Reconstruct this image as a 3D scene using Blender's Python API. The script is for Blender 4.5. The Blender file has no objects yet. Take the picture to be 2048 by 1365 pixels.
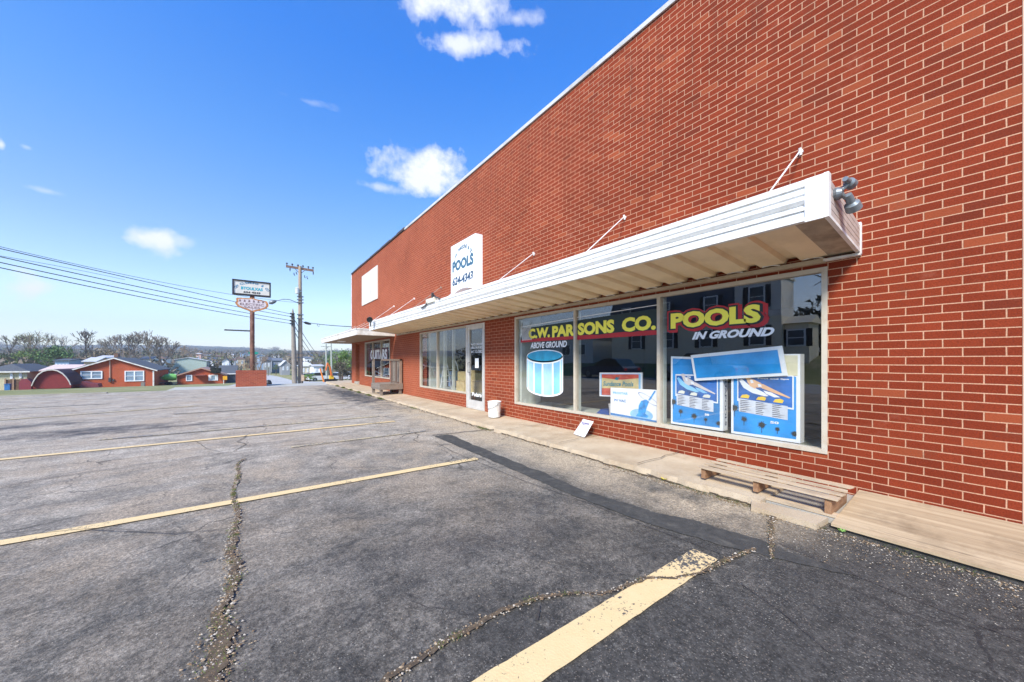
import bpy, math, random
from mathutils import Vector, Matrix
random.seed(7)
R = math.radians
C = bpy.context.scene.collection
scene = bpy.context.scene

# ------------------------------------------------------------------ camera, sky, sun, exposure
FPX = 720.0
TH = math.atan(524.0/FPX)
CT, ST = math.cos(TH), math.sin(TH)
HC = 1.30
D = 5.65*CT                       # shop front stands on the plane x = D
cam_d = bpy.data.cameras.new('camera'); cam = bpy.data.objects.new('camera', cam_d); C.objects.link(cam)
cam.location = (0, 0, HC); cam.rotation_euler = (R(90), 0, -TH)
cam_d.sensor_width = 36; cam_d.lens = 36*FPX/2048
cam_d.shift_y = 39.5/2048
cam_d.clip_start = .05; cam_d.clip_end = 9000
scene.camera = cam
scene.view_settings.view_transform = 'Standard'; scene.view_settings.look = 'None'
scene.view_settings.exposure = 1.5; scene.view_settings.gamma = 1.0
scene.view_settings.use_curve_mapping = False
scene.cycles.use_denoising = True
scene.cycles.max_bounces = 8; scene.cycles.transparent_max_bounces = 12
scene.cycles.volume_bounces = 0; scene.cycles.volume_step_rate = 4

SUN_EL, SUN_AZ = 42, 238          # compass degrees clockwise from +Y
w = bpy.data.worlds.new("World"); scene.world = w; w.use_nodes = True
nt = w.node_tree; N = nt.nodes; L = nt.links
bg = N['Background']; bg.inputs['Strength'].default_value = 0.105
sky = N.new('ShaderNodeTexSky'); sky.sky_type = 'NISHITA'; sky.sun_disc = False
sky.sun_elevation = R(SUN_EL); sky.sun_rotation = R(SUN_AZ)
sky.air_density = 1.0; sky.dust_density = 0.7; sky.ozone_density = 2.2; sky.altitude = 300


def mth(nt, op, a, b=None, c=None, clamp=False):
    n = nt.nodes.new('ShaderNodeMath'); n.operation = op; n.use_clamp = clamp
    for i, v in enumerate((a, b, c)):
        if v is None: continue
        if isinstance(v, (int, float)): n.inputs[i].default_value = v
        else: nt.links.new(v, n.inputs[i])
    return n.outputs[0]


def mixc(nt, f, a, b, mode='MIX'):
    n = nt.nodes.new('ShaderNodeMix'); n.data_type = 'RGBA'; n.blend_type = mode; n.clamp_factor = True
    for s, v in ((n.inputs[0], f), (n.inputs[6], a), (n.inputs[7], b)):
        if isinstance(v, (int, float)): s.default_value = v
        elif isinstance(v, (tuple, list)): s.default_value = (*v[:3], 1)
        else: nt.links.new(v, s)
    return n.outputs[2]


# sky colour grade and a handful of small fair-weather clouds at fixed bearings
tc = N.new('ShaderNodeTexCoord')
sep = N.new('ShaderNodeSeparateXYZ'); L.new(tc.outputs['Generated'], sep.inputs[0])
az = mth(nt, 'ARCTAN2', sep.outputs[0], sep.outputs[1])
el = mth(nt, 'ARCSINE', sep.outputs[2])
noi = N.new('ShaderNodeTexNoise'); noi.inputs['Scale'].default_value = 9; noi.inputs['Detail'].default_value = 9
noi.inputs['Roughness'].default_value = .62
L.new(tc.outputs['Generated'], noi.inputs['Vector'])
nv = mth(nt, 'SUBTRACT', noi.outputs[0], .5)


def bearing(px, py):
    t = (px-1024)/FPX; a = TH+math.atan(t)
    e = math.atan((722-py)/FPX/math.sqrt(1+t*t))
    return a, e


cl = None
for px, py, wx, wy, gain in [(900, 10, 125, 55, 1.0), (950, 90, 95, 34, .9), (1040, 38, 60, 22, .6), (862, 356, 112, 30, 1.0), (890, 335, 75, 34, 1.05),
                             (290, 474, 62, 28, 1.0), (350, 482, 40, 12, .5), (74, 578, 66, 34, 1.15), 
                             (90, 382, 50, 8, .4), (52, 295, 20, 7, .4), (2, 290, 12, 12, .8), (620, 205, 55, 12, .3), (760, 375, 50, 12, .55)]:
    a0, e0 = bearing(px, py); a1, _ = bearing(px+wx, py); _, e1 = bearing(px, py-wy)
    wa, we = abs(a1-a0), abs(e1-e0)
    u = mth(nt, 'DIVIDE', mth(nt, 'SUBTRACT', az, a0), wa)
    v = mth(nt, 'DIVIDE', mth(nt, 'SUBTRACT', el, e0), we)
    d = mth(nt, 'SQRT', mth(nt, 'ADD', mth(nt, 'MULTIPLY', u, u), mth(nt, 'MULTIPLY', v, v)))
    m = mth(nt, 'SUBTRACT', 1.0, d)
    m = mth(nt, 'MULTIPLY_ADD', nv, 4.6, m)
    m = mth(nt, 'MULTIPLY', mth(nt, 'SMOOTH_MIN', mth(nt, 'MAXIMUM', mth(nt, 'MULTIPLY', m, 1.15), 0.0), 1.0, .2), gain*.95)
    cl = m if cl is None else mth(nt, 'MAXIMUM', cl, m)
gm = N.new('ShaderNodeGamma'); gm.inputs[1].default_value = 1.0
hs = N.new('ShaderNodeHueSaturation'); hs.inputs['Saturation'].default_value = 1.12; hs.inputs['Hue'].default_value = .505
L.new(sky.outputs[0], gm.inputs[0]); L.new(gm.outputs[0], hs.inputs['Color'])
gr = N.new('ShaderNodeValToRGB'); L.new(sep.outputs[2], gr.inputs[0]); e = gr.color_ramp.elements     # clear-day blue deepening towards the zenith
e[0].position = 0; e[0].color = (.83, .78, .80, 1); e[1].position = .13; e[1].color = (.97, .91, .93, 1)
for p_, c_ in ((.26, (.68, .76, .80)), (.45, (.35, .73, .97)), (.63, (.10, .65, 1.14)), (1., (.10, .64, 1.16))):
    x_ = e.new(p_); x_.color = (*c_, 1)
skyc = mixc(nt, 1., hs.outputs[0], gr.outputs[0], 'MULTIPLY')
skyc = mixc(nt, 1., skyc, (1.08, 1.08, 1.08), 'MULTIPLY')
mixw = mixc(nt, cl, skyc, (3.75, 3.85, 4.0))
L.new(mixw, bg.inputs['Color'])

sd = bpy.data.lights.new('sun', 'SUN'); sd.energy = 2.6; sd.angle = R(14); sd.color = (1, .93, .80)
sun = bpy.data.objects.new('sun', sd); C.objects.link(sun)
sdir = Vector((math.sin(R(SUN_AZ))*math.cos(R(SUN_EL)), math.cos(R(SUN_AZ))*math.cos(R(SUN_EL)), math.sin(R(SUN_EL))))
sun.rotation_euler = sdir.to_track_quat('Z', 'Y').to_euler()
sun.location = sdir*50


# ------------------------------------------------------------------ picture helpers (survey of the photo)
def dep(px, py, d):
    """world point at view depth d behind photo pixel px,py"""
    s_ = d*(px-1024)/FPX
    return Vector((s_*CT+d*ST, -s_*ST+d*CT, HC+(722-py)*d/FPX))


def wallp(px, py, X=D):
    t = (px-1024)/FPX
    Y = X*(CT-t*ST)/(t*CT+ST); d = X*ST+Y*CT
    return Y, HC+(722-py)*d/FPX


def gnd(px, py, Z=0.):
    p = dep(px, py, FPX*(HC-Z)/(py-722)); return p.x, p.y


# ------------------------------------------------------------------ object helpers
class MB:
    def __init__(s): s.v = []; s.f = []; s.m = []; s.cur = 0

    def add(s, vs, fs):
        o = len(s.v); s.v += [tuple(v) for v in vs]; s.f += [tuple(i+o for i in f) for f in fs]; s.m += [s.cur]*len(fs); return s

    def box(s, x0, x1, y0, y1, z0, z1, M=None):
        vs = [Vector((x, y, z)) for z in (z0, z1) for y in (y0, y1) for x in (x0, x1)]
        if M is not None: vs = [M @ v for v in vs]
        return s.add(vs, [(0, 2, 3, 1), (4, 5, 7, 6), (0, 1, 5, 4), (2, 6, 7, 3), (0, 4, 6, 2), (1, 3, 7, 5)])

    def quad(s, a, b, c, d): return s.add([a, b, c, d], [(0, 1, 2, 3)])

    def poly(s, pts): return s.add(pts, [tuple(range(len(pts)))])

    def prism(s, pts, ext):
        """pts polygon (3-D), extruded by vector ext"""
        n = len(pts); e = Vector(ext); vs = [Vector(p) for p in pts]; vs += [p+e for p in vs]
        return s.add(vs, [tuple(range(n))[::-1], tuple(range(n, 2*n))]+[(i, (i+1) % n, n+(i+1) % n, n+i) for i in range(n)])

    def tube(s, pts, rs, n=8, cap=True):
        pts = [Vector(p) for p in pts]
        if isinstance(rs, (int, float)): rs = [rs]*len(pts)
        rings = []
        for i, p in enumerate(pts):
            t = (pts[min(i+1, len(pts)-1)]-pts[max(i-1, 0)])
            t = t.normalized() if t.length > 1e-9 else Vector((0, 0, 1))
            a = t.orthogonal().normalized() if abs(t.z) > .99 else Vector((0, 0, 1)).cross(t).normalized()
            b = t.cross(a)
            rings.append([p+(a*math.cos(k*2*math.pi/n)+b*math.sin(k*2*math.pi/n))*rs[i] for k in range(n)])
        vs = [q for r in rings for q in r]; fs = []
        for i in range(len(pts)-1):
            for k in range(n):
                k2 = (k+1) % n; fs.append((i*n+k, i*n+k2, (i+1)*n+k2, (i+1)*n+k))
        if cap: fs += [tuple(range(n))[::-1], tuple(range((len(pts)-1)*n, len(pts)*n))]
        return s.add(vs, fs)

    def lathe(s, prof, n=24, M=None):
        """prof: (r, z) list"""
        vs = []; fs = []
        for r, z in prof:
            for k in range(n):
                v = Vector((r*math.cos(2*math.pi*k/n), r*math.sin(2*math.pi*k/n), z)); vs.append(M @ v if M is not None else v)
        for i in range(len(prof)-1):
            for k in range(n):
                k2 = (k+1) % n; fs.append((i*n+k, i*n+k2, (i+1)*n+k2, (i+1)*n+k))
        return s.add(vs, fs)

    def build(s, name, mat, parent=None, smooth=False, loc=None):
        me = bpy.data.meshes.new(name); me.from_pydata(s.v, [], s.f)
        mats = mat if isinstance(mat, (list, tuple)) else [mat]
        for m in mats: me.materials.append(m)
        if len(mats) > 1: me.polygons.foreach_set('material_index', s.m)
        if smooth:
            me.polygons.foreach_set('use_smooth', [True]*len(me.polygons))
            try: me.set_sharp_from_angle(angle=R(40))
            except Exception: pass
        me.update()
        o = bpy.data.objects.new(name, me); C.objects.link(o)
        if parent is not None:
            o.parent = parent
            inv = Vector((0, 0, 0))
            p = parent
            while p is not None: inv += p.location; p = p.parent
            o.location = -inv          # vertices are written in world space
            if loc: o.location = (Vector(loc))
        elif loc: o.location = loc
        return o


def tag(o, label=None, cat=None, group=None, kind=None):
    if label: o['label'] = label
    if cat: o['category'] = cat
    if group: o['group'] = group
    if kind: o['kind'] = kind
    return o


def thing(name, label, cat, loc=(0, 0, 0), group=None):
    o = bpy.data.objects.new(name, None); C.objects.link(o); o.location = loc
    return tag(o, label, cat, group)


def struct(name, mb, mat, **k): return tag(mb.build(name, mat, **k), kind='structure')


# ------------------------------------------------------------------ materials
def newmat(name):
    m = bpy.data.materials.new(name); m.use_nodes = True
    b = m.node_tree.nodes['Principled BSDF']; return m, m.node_tree, b


def tcoord(nt, scale=(1, 1, 1), loc=(0, 0, 0)):
    g = nt.nodes.new('ShaderNodeNewGeometry'); mp = nt.nodes.new('ShaderNodeMapping')
    mp.inputs['Scale'].default_value = scale; mp.inputs['Location'].default_value = loc
    nt.links.new(g.outputs['Position'], mp.inputs[0]); return mp.outputs[0]


def noise(nt, vec, scale, detail=4, rough=.55, dist=0):
    n = nt.nodes.new('ShaderNodeTexNoise'); n.inputs['Scale'].default_value = scale; n.inputs['Detail'].default_value = detail
    n.inputs['Roughness'].default_value = rough; n.inputs['Distortion'].default_value = dist
    nt.links.new(vec, n.inputs['Vector']); return n.outputs[0]


def ramp(nt, fac, stops):
    n = nt.nodes.new('ShaderNodeValToRGB'); e = n.color_ramp.elements
    while len(e) > 1: e.remove(e[-1])
    e[0].position = stops[0][0]; c0 = stops[0][1]; e[0].color = (*c0, 1) if isinstance(c0, tuple) else (c0, c0, c0, 1)
    for p, c in stops[1:]:
        x = e.new(p); x.color = (*c, 1) if isinstance(c, tuple) else (c, c, c, 1)
    nt.links.new(fac, n.inputs[0]); return n.outputs[0]


def bump(nt, b, h, strength=.3, dist=.01):
    n = nt.nodes.new('ShaderNodeBump'); n.inputs['Strength'].default_value = strength; n.inputs['Distance'].default_value = dist
    nt.links.new(h, n.inputs['Height']); nt.links.new(n.outputs[0], b.inputs['Normal'])


_plain = {}


def plain(col, rough=.6, metal=0, var=.12, scale=6, bstr=.0, spec=.5, dirt=None, dscale=3):
    """painted or raw surface with mottled tone"""
    key = (col, rough, metal, var, scale, bstr, spec, dirt, dscale)
    if key in _plain: return _plain[key]
    m, nt, b = newmat('surface'); v = tcoord(nt)
    n = noise(nt, v, scale, 5)
    lo = tuple(c*(1-var) for c in col); hi = tuple(min(1, c*(1+var)) for c in col)
    c = ramp(nt, n, [(.3, lo), (.7, hi)])
    if dirt:
        f = ramp(nt, noise(nt, v, dscale, 8, .65), [(.48, 0.), (.68, .75)])
        c = mixc(nt, f, c, dirt)
    nt.links.new(c, b.inputs['Base Color'])
    b.inputs['Roughness'].default_value = rough; b.inputs['Metallic'].default_value = metal
    b.inputs['Specular IOR Level'].default_value = spec
    if bstr: bump(nt, b, noise(nt, v, scale*8, 4), bstr, .004)
    _plain[key] = m; return m


def brick_mat(name, c1, c2, mortar, bw=.2053, rh=.0712, u0=0., v0=0., ms=.0046, bias=0., blotch=True):
    m, nt, b = newmat(name)
    g = nt.nodes.new('ShaderNodeNewGeometry'); sp = nt.nodes.new('ShaderNodeSeparateXYZ'); nt.links.new(g.outputs['Position'], sp.inputs[0])
    # courses run along the wall whichever way it faces
    u = mth(nt, 'ADD', mth(nt, 'ADD', sp.outputs[1], mth(nt, 'MULTIPLY', sp.outputs[0], 1.0)), u0)
    cb = nt.nodes.new('ShaderNodeCombineXYZ'); nt.links.new(u, cb.inputs[0])
    nt.links.new(mth(nt, 'ADD', sp.outputs[2], v0), cb.inputs[1])
    # slight waviness of hand-laid courses
    wob = nt.nodes.new('ShaderNodeTexNoise'); wob.inputs['Scale'].default_value = 3.; nt.links.new(cb.outputs[0], wob.inputs['Vector'])
    va = nt.nodes.new('ShaderNodeVectorMath'); va.operation = 'MULTIPLY_ADD'
    nt.links.new(wob.outputs['Color'], va.inputs[0]); va.inputs[1].default_value = (.012, .006, 0); nt.links.new(cb.outputs[0], va.inputs[2])
    bt = nt.nodes.new('ShaderNodeTexBrick'); nt.links.new(va.outputs[0], bt.inputs['Vector'])
    bt.inputs['Scale'].default_value = 1; bt.inputs['Brick Width'].default_value = bw; bt.inputs['Row Height'].default_value = rh
    bt.inputs['Mortar Size'].default_value = ms; bt.inputs['Mortar Smooth'].default_value = .15; bt.inputs['Bias'].default_value = bias
    bt.inputs['Color1'].default_value = (*c1, 1); bt.inputs['Color2'].default_value = (*c2, 1); bt.inputs['Mortar'].default_value = (*mortar, 1)
    pos = g.outputs['Position']
    fine = ramp(nt, noise(nt, pos, 120, 3, .7), [(.3, .72), (.7, 1.22)])
    c = mixc(nt, 1., bt.outputs[0], fine, 'MULTIPLY')
    if blotch:
        big = ramp(nt, noise(nt, pos, .9, 6, .6), [(.3, .86), (.7, 1.14)])
        c = mixc(nt, 1., c, big, 'MULTIPLY')
        eff = ramp(nt, noise(nt, pos, 1.7, 9, .72, .4), [(.60, 0.), (.80, .30)])
        c = mixc(nt, eff, c, (.50, .24, .16))
        st = ramp(nt, noise(nt, pos, 3.1, 8, .75, .3), [(.58, 0.), (.72, .55)])
        c = mixc(nt, st, c, (.13, .04, .022))
    if blotch:                                     # water streaks below the coping, and odd burnt or patched bricks
        sv = nt.nodes.new('ShaderNodeMapping'); sv.inputs['Scale'].default_value = (5, 5, .45); nt.links.new(pos, sv.inputs[0])
        dr = mth(nt, 'MULTIPLY', ramp(nt, noise(nt, sv.outputs[0], 1.6, 6, .7), [(.50, 0.), (.72, .55)]), mth(nt, 'MULTIPLY', mth(nt, 'SUBTRACT', sp.outputs[2], 3.2), .40, clamp=True))
        c = mixc(nt, dr, c, (.10, .035, .022))
        fl = nt.nodes.new('ShaderNodeTexWhiteNoise'); fl.noise_dimensions = '2D'; cf = nt.nodes.new('ShaderNodeCombineXYZ')
        vq = nt.nodes.new('ShaderNodeSeparateXYZ'); nt.links.new(va.outputs[0], vq.inputs[0])
        rowi = mth(nt, 'FLOOR', mth(nt, 'DIVIDE', vq.outputs[1], rh))
        sh_ = mth(nt, 'MULTIPLY', mth(nt, 'SUBTRACT', 1., mth(nt, 'MODULO', rowi, 2.)), bw*.5)
        nt.links.new(mth(nt, 'FLOOR', mth(nt, 'DIVIDE', mth(nt, 'ADD', vq.outputs[0], sh_), bw)), cf.inputs[0]); nt.links.new(rowi, cf.inputs[1]); nt.links.new(cf.outputs[0], fl.inputs[0])
        notm = mth(nt, 'SUBTRACT', 1., bt.outputs['Fac'])
        c = mixc(nt, mth(nt, 'MULTIPLY', mth(nt, 'MULTIPLY', mth(nt, 'GREATER_THAN', fl.outputs[0], .965), notm), .28), c, (.07, .02, .013))
        c = mixc(nt, mth(nt, 'MULTIPLY', mth(nt, 'MULTIPLY', mth(nt, 'LESS_THAN', fl.outputs[0], .06), notm), .30), c, (.42, .12, .05))
        # brick tone grows paler and more orange towards the far end, unevenly
        bl = mth(nt, 'MULTIPLY', mth(nt, 'MULTIPLY', mth(nt, 'SUBTRACT', sp.outputs[1], 2.), .10, clamp=True), ramp(nt, noise(nt, pos, .6, 6, .6), [(.3, .25), (.7, .62)]))
        c = mixc(nt, bl, c, (.42, .125, .065))
    nt.links.new(c, b.inputs['Base Color']); b.inputs['Roughness'].default_value = .82; b.inputs['Specular IOR Level'].default_value = .12
    h = mth(nt, 'ADD', mth(nt, 'MULTIPLY', mth(nt, 'SUBTRACT', 1., bt.outputs['Fac']), 1.), mth(nt, 'MULTIPLY', noise(nt, pos, 90, 3), .25))
    bump(nt, b, h, .8, .008)
    return m


M_BRICK = brick_mat('red_brick_courses', (.225, .037, .0145), (.172, .0265, .0105), (.50, .28, .18), u0=-.93-4.568+.2053*40, v0=-1.337+.0712*40)
M_BRICK2 = brick_mat('planter_brick', (.30, .06, .04), (.17, .035, .03), (.42, .2, .15), ms=.006)
M_BRICKO = brick_mat('orange_brick', (.50, .09, .035), (.42, .07, .03), (.50, .14, .07), ms=.006)


def asphalt_mat():
    m, nt, b = newmat('worn_asphalt')
    g = nt.nodes.new('ShaderNodeNewGeometry'); pos = g.outputs['Position']
    sp = nt.nodes.new('ShaderNodeSeparateXYZ'); nt.links.new(pos, sp.inputs[0]); X, Y = sp.outputs[0], sp.outputs[1]
    n1 = noise(nt, pos, .55, 7, .6, .3); n2 = noise(nt, pos, 2.4, 8, .68); n3 = noise(nt, pos, 9, 5, .65)
    # the lot is sealed dark near y=0 and worn to pale aggregate further along
    wear = mth(nt, 'MULTIPLY_ADD', mth(nt, 'SUBTRACT', Y, 1.2), .16, mth(nt, 'MULTIPLY', mth(nt, 'SUBTRACT', n1, .5), .7))
    nf = noise(nt, pos, 16, 8, .85)
    wear = mth(nt, 'ADD', wear, mth(nt, 'MULTIPLY', mth(nt, 'SUBTRACT', n2, .5), .9))
    wear = mth(nt, 'ADD', wear, mth(nt, 'MULTIPLY', mth(nt, 'SUBTRACT', nf, .5), 1.25), clamp=True)
    dark = mixc(nt, ramp(nt, n3, [(.3, 0.), (.7, 1.)]), (.032, .0305, .028), (.078, .072, .064))
    worn = mixc(nt, ramp(nt, n2, [(.35, 0.), (.65, 1.)]), (.25, .218, .176), (.46, .40, .325))
    c = mixc(nt, wear, dark, worn)
    vs_ = tcoord(nt, (.35, 2.4, 1)); sk = noise(nt, vs_, 1.5, 8, .75, .4)
    c = mixc(nt, mth(nt, 'MULTIPLY', wear, ramp(nt, sk, [(.50, 0.), (.68, .75)])), c, (.13, .112, .095))
    c = mixc(nt, mth(nt, 'MULTIPLY', wear, ramp(nt, sk, [(.30, .7), (.46, 0.)])), c, (.40, .345, .28))
    # tan silt lying in shallow patches and along the kerb
    silt = mth(nt, 'MULTIPLY', ramp(nt, noise(nt, pos, .9, 8, .75, .6), [(.45, 0.), (.60, .7)]),
               mth(nt, 'MULTIPLY', mth(nt, 'SUBTRACT', Y, 1.2), .3, clamp=True))
    near = mth(nt, 'MULTIPLY', mth(nt, 'SUBTRACT', X, 2.72), 2.2, clamp=True)
    kerb = mth(nt, 'MULTIPLY', near, ramp(nt, noise(nt, pos, 1.6, 7, .7), [(.34, 0.), (.56, .9)]))
    kerb = mth(nt, 'MULTIPLY', kerb, mth(nt, 'MULTIPLY', mth(nt, 'SUBTRACT', Y, .6), 1.2, clamp=True))
    kerb = mth(nt, 'MULTIPLY', kerb, mth(nt, 'MULTIPLY', mth(nt, 'SUBTRACT', 13., Y), .5, clamp=True))
    c = mixc(nt, silt, c, (.36, .285, .205)); c = mixc(nt, kerb, c, (.42, .335, .235))
    # old dark stain / broken patch across the bays, and the sealed strip by the far walk
    def ell(cx, cy, rx, ry, k, sl=0.):
        u = mth(nt, 'DIVIDE', mth(nt, 'SUBTRACT', X, cx), rx)
        v = mth(nt, 'DIVIDE', mth(nt, 'SUBTRACT', mth(nt, 'SUBTRACT', Y, cy), mth(nt, 'MULTIPLY', mth(nt, 'SUBTRACT', X, cx), sl)), ry)
        d = mth(nt, 'SQRT', mth(nt, 'ADD', mth(nt, 'MULTIPLY', u, u), mth(nt, 'MULTIPLY', v, v)))
        d = mth(nt, 'ADD', mth(nt, 'SUBTRACT', 1., d), mth(nt, 'MULTIPLY', mth(nt, 'SUBTRACT', noise(nt, pos, 2.2, 8, .75), .5), 4.2))
        return mth(nt, 'MULTIPLY', d, k, clamp=True)
    for cx, cy, rx, ry, k, sl in [(-2.4, 9.9, 2.2, .75, .9, -.05), (-3.6, 11.4, 1.6, .5, .8, .1), (3.1, 15, .9, 6.2, 1.3, .0), (.2, 12.6, 2.2, .35, .35, 0), (1.6, 2.3, 1.9, .5, .25, 0)]:
        c = mixc(nt, ell(cx, cy, rx, ry, k, sl), c, (.055, .052, .055))
    gr_ = mth(nt, 'MULTIPLY_ADD', ramp(nt, noise(nt, pos, 42, 7, .9), [(.38, 0.), (.62, 1.)]), .62, .68)
    cg = nt.nodes.new('ShaderNodeCombineColor')
    for k_ in range(3): nt.links.new(gr_, cg.inputs[k_])
    c = mixc(nt, 1., c, cg.outputs[0], 'MULTIPLY')
    for sc_v, lo_v in ((60, .76), (110, .72)):          # closely packed stones of differing tone
        vv = nt.nodes.new('ShaderNodeTexVoronoi'); vv.inputs['Scale'].default_value = sc_v; nt.links.new(pos, vv.inputs['Vector'])
        sv_ = nt.nodes.new('ShaderNodeSeparateColor'); nt.links.new(vv.outputs['Color'], sv_.inputs[0])
        gv_ = mth(nt, 'MULTIPLY_ADD', sv_.outputs[1], (1-lo_v)*2, lo_v); cv_ = nt.nodes.new('ShaderNodeCombineColor')
        for k_ in range(3): nt.links.new(gv_, cv_.inputs[k_])
        c = mixc(nt, 1., c, cv_.outputs[0], 'MULTIPLY')
    # exposed aggregate: small pale stones
    for sc, th, col, amt in ((48, .19, (.33, .30, .25), .75), (95, .30, (.20, .185, .165), .8), (70, .22, (.27, .21, .16), .7), (14, .045, (.60, .55, .47), .9)):
        vo = nt.nodes.new('ShaderNodeTexVoronoi'); vo.inputs['Scale'].default_value = sc; nt.links.new(pos, vo.inputs['Vector'])
        f = mth(nt, 'MULTIPLY', mth(nt, 'LESS_THAN', vo.outputs['Distance'], th), amt)
        sc2 = nt.nodes.new('ShaderNodeSeparateColor'); nt.links.new(vo.outputs['Color'], sc2.inputs[0])
        f = mth(nt, 'MULTIPLY', f, mth(nt, 'GREATER_THAN', sc2.outputs[0], .62))
        f = mth(nt, 'MULTIPLY', f, ramp(nt, n2, [(.35, .25), (.6, 1.)]))
        c = mixc(nt, f, c, col)
    # hairline crazing
    vc = nt.nodes.new('ShaderNodeTexVoronoi'); vc.feature = 'DISTANCE_TO_EDGE'; vc.inputs['Scale'].default_value = .8
    dv = nt.nodes.new('ShaderNodeVectorMath'); dv.operation = 'MULTIPLY_ADD'
    nz = nt.nodes.new('ShaderNodeTexNoise'); nz.inputs['Scale'].default_value = 2.5; nz.inputs['Detail'].default_value = 6; nt.links.new(pos, nz.inputs['Vector'])
    nt.links.new(nz.outputs['Color'], dv.inputs[0]); dv.inputs[1].default_value = (.5, .5, 0); nt.links.new(pos, dv.inputs[2])
    nt.links.new(dv.outputs[0], vc.inputs['Vector'])
    cr = mth(nt, 'MULTIPLY', mth(nt, 'LESS_THAN', vc.outputs['Distance'], .0065), ramp(nt, n1, [(.45, 0.), (.6, .7)]))
    c = mixc(nt, cr, c, (.022, .02, .02))
    nt.links.new(c, b.inputs['Base Color']); b.inputs['Roughness'].default_value = .86; b.inputs['Specular IOR Level'].default_value = .35
    h = mth(nt, 'ADD', noise(nt, pos, 75, 3, .7), mth(nt, 'MULTIPLY', noise(nt, pos, 240, 2, .7), .5))
    bump(nt, b, h, .75, .008)
    return m


def concrete_mat(name, a, b_, stain=(.22, .15, .09), sc=1.):
    m, nt, b = newmat(name); v = tcoord(nt)
    c = mixc(nt, ramp(nt, noise(nt, v, 2.2*sc, 8, .65), [(.35, 0.), (.65, 1.)]), a, b_)
    c = mixc(nt, ramp(nt, noise(nt, v, 1.3*sc, 9, .75, .5), [(.52, 0.), (.70, .6)]), c, stain)
    c = mixc(nt, ramp(nt, noise(nt, v, 130, 2, .6), [(.58, 0.), (.66, .45)]), c, (.1, .09, .08))
    nt.links.new(c, b.inputs['Base Color']); b.inputs['Roughness'].default_value = .9
    bump(nt, b, noise(nt, v, 60, 5, .7), .5, .005); return m


def wood_mat(name, a, b_, axis=1, sc=1., dark=(.12, .08, .05)):
    m, nt, b = newmat(name)
    s = [26*sc]*3; s[axis] = 1.3*sc
    v = tcoord(nt, tuple(s)); p = tcoord(nt)
    n = noise(nt, v, 1.0, 7, .7, .8)
    c = mixc(nt, ramp(nt, n, [(.3, 0.), (.68, 1.)]), a, b_)
    c = mixc(nt, ramp(nt, noise(nt, v, 2.2, 4, .8), [(.60, 0.), (.75, .7)]), c, dark)
    c = mixc(nt, ramp(nt, noise(nt, p, 3.2, 6, .7), [(.50, 0.), (.70, .55)]), c, tuple(x*.55 for x in a))
    nt.links.new(c, b.inputs['Base Color']); b.inputs['Roughness'].default_value = .8
    bump(nt, b, n, .4, .003); return m


def paint_mat():
    m, nt, b = newmat('worn_yellow_paint'); g = nt.nodes.new('ShaderNodeNewGeometry'); pos = g.outputs['Position']
    spx = nt.nodes.new('ShaderNodeSeparateXYZ'); nt.links.new(pos, spx.inputs[0])
    c = mixc(nt, noise(nt, pos, 12, 6, .7), (.60, .435, .21), (.70, .53, .29))
    n = noise(nt, pos, 38, 6, .75); n2 = noise(nt, pos, 2.1, 4, .6)
    worn = mth(nt, 'GREATER_THAN', mth(nt, 'ADD', n, mth(nt, 'ADD', mth(nt, 'MULTIPLY', n2, .55), mth(nt, 'MULTIPLY', mth(nt, 'MULTIPLY', mth(nt, 'SUBTRACT', spx.outputs[0], 1.3), .3, clamp=True), .35))), .92)
    c = mixc(nt, worn, c, (.07, .068, .066))
    pit = mth(nt, 'GREATER_THAN', mth(nt, 'ADD', noise(nt, pos, 55, 4, .7), mth(nt, 'MULTIPLY', n2, .3)), .80)
    c = mixc(nt, pit, c, (.10, .092, .08))
    nt.links.new(c, b.inputs['Base Color']); b.inputs['Roughness'].default_value = .8
    bump(nt, b, noise(nt, pos, 90, 3), .5, .004); return m


def faded_paint_mat():
    m, nt, b = newmat('faded_yellow_paint'); g = nt.nodes.new('ShaderNodeNewGeometry'); pos = g.outputs['Position']
    c = mixc(nt, noise(nt, pos, 12, 6, .7), (.46, .37, .21), (.55, .45, .28))
    n = noise(nt, pos, 26, 6, .75); n2 = noise(nt, pos, 1.1, 4, .6)
    worn = mth(nt, 'GREATER_THAN', mth(nt, 'ADD', n, mth(nt, 'MULTIPLY', n2, .6)), .80)
    c = mixc(nt, worn, c, (.20, .185, .17))
    nt.links.new(c, b.inputs['Base Color']); b.inputs['Roughness'].default_value = .85; return m


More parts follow.
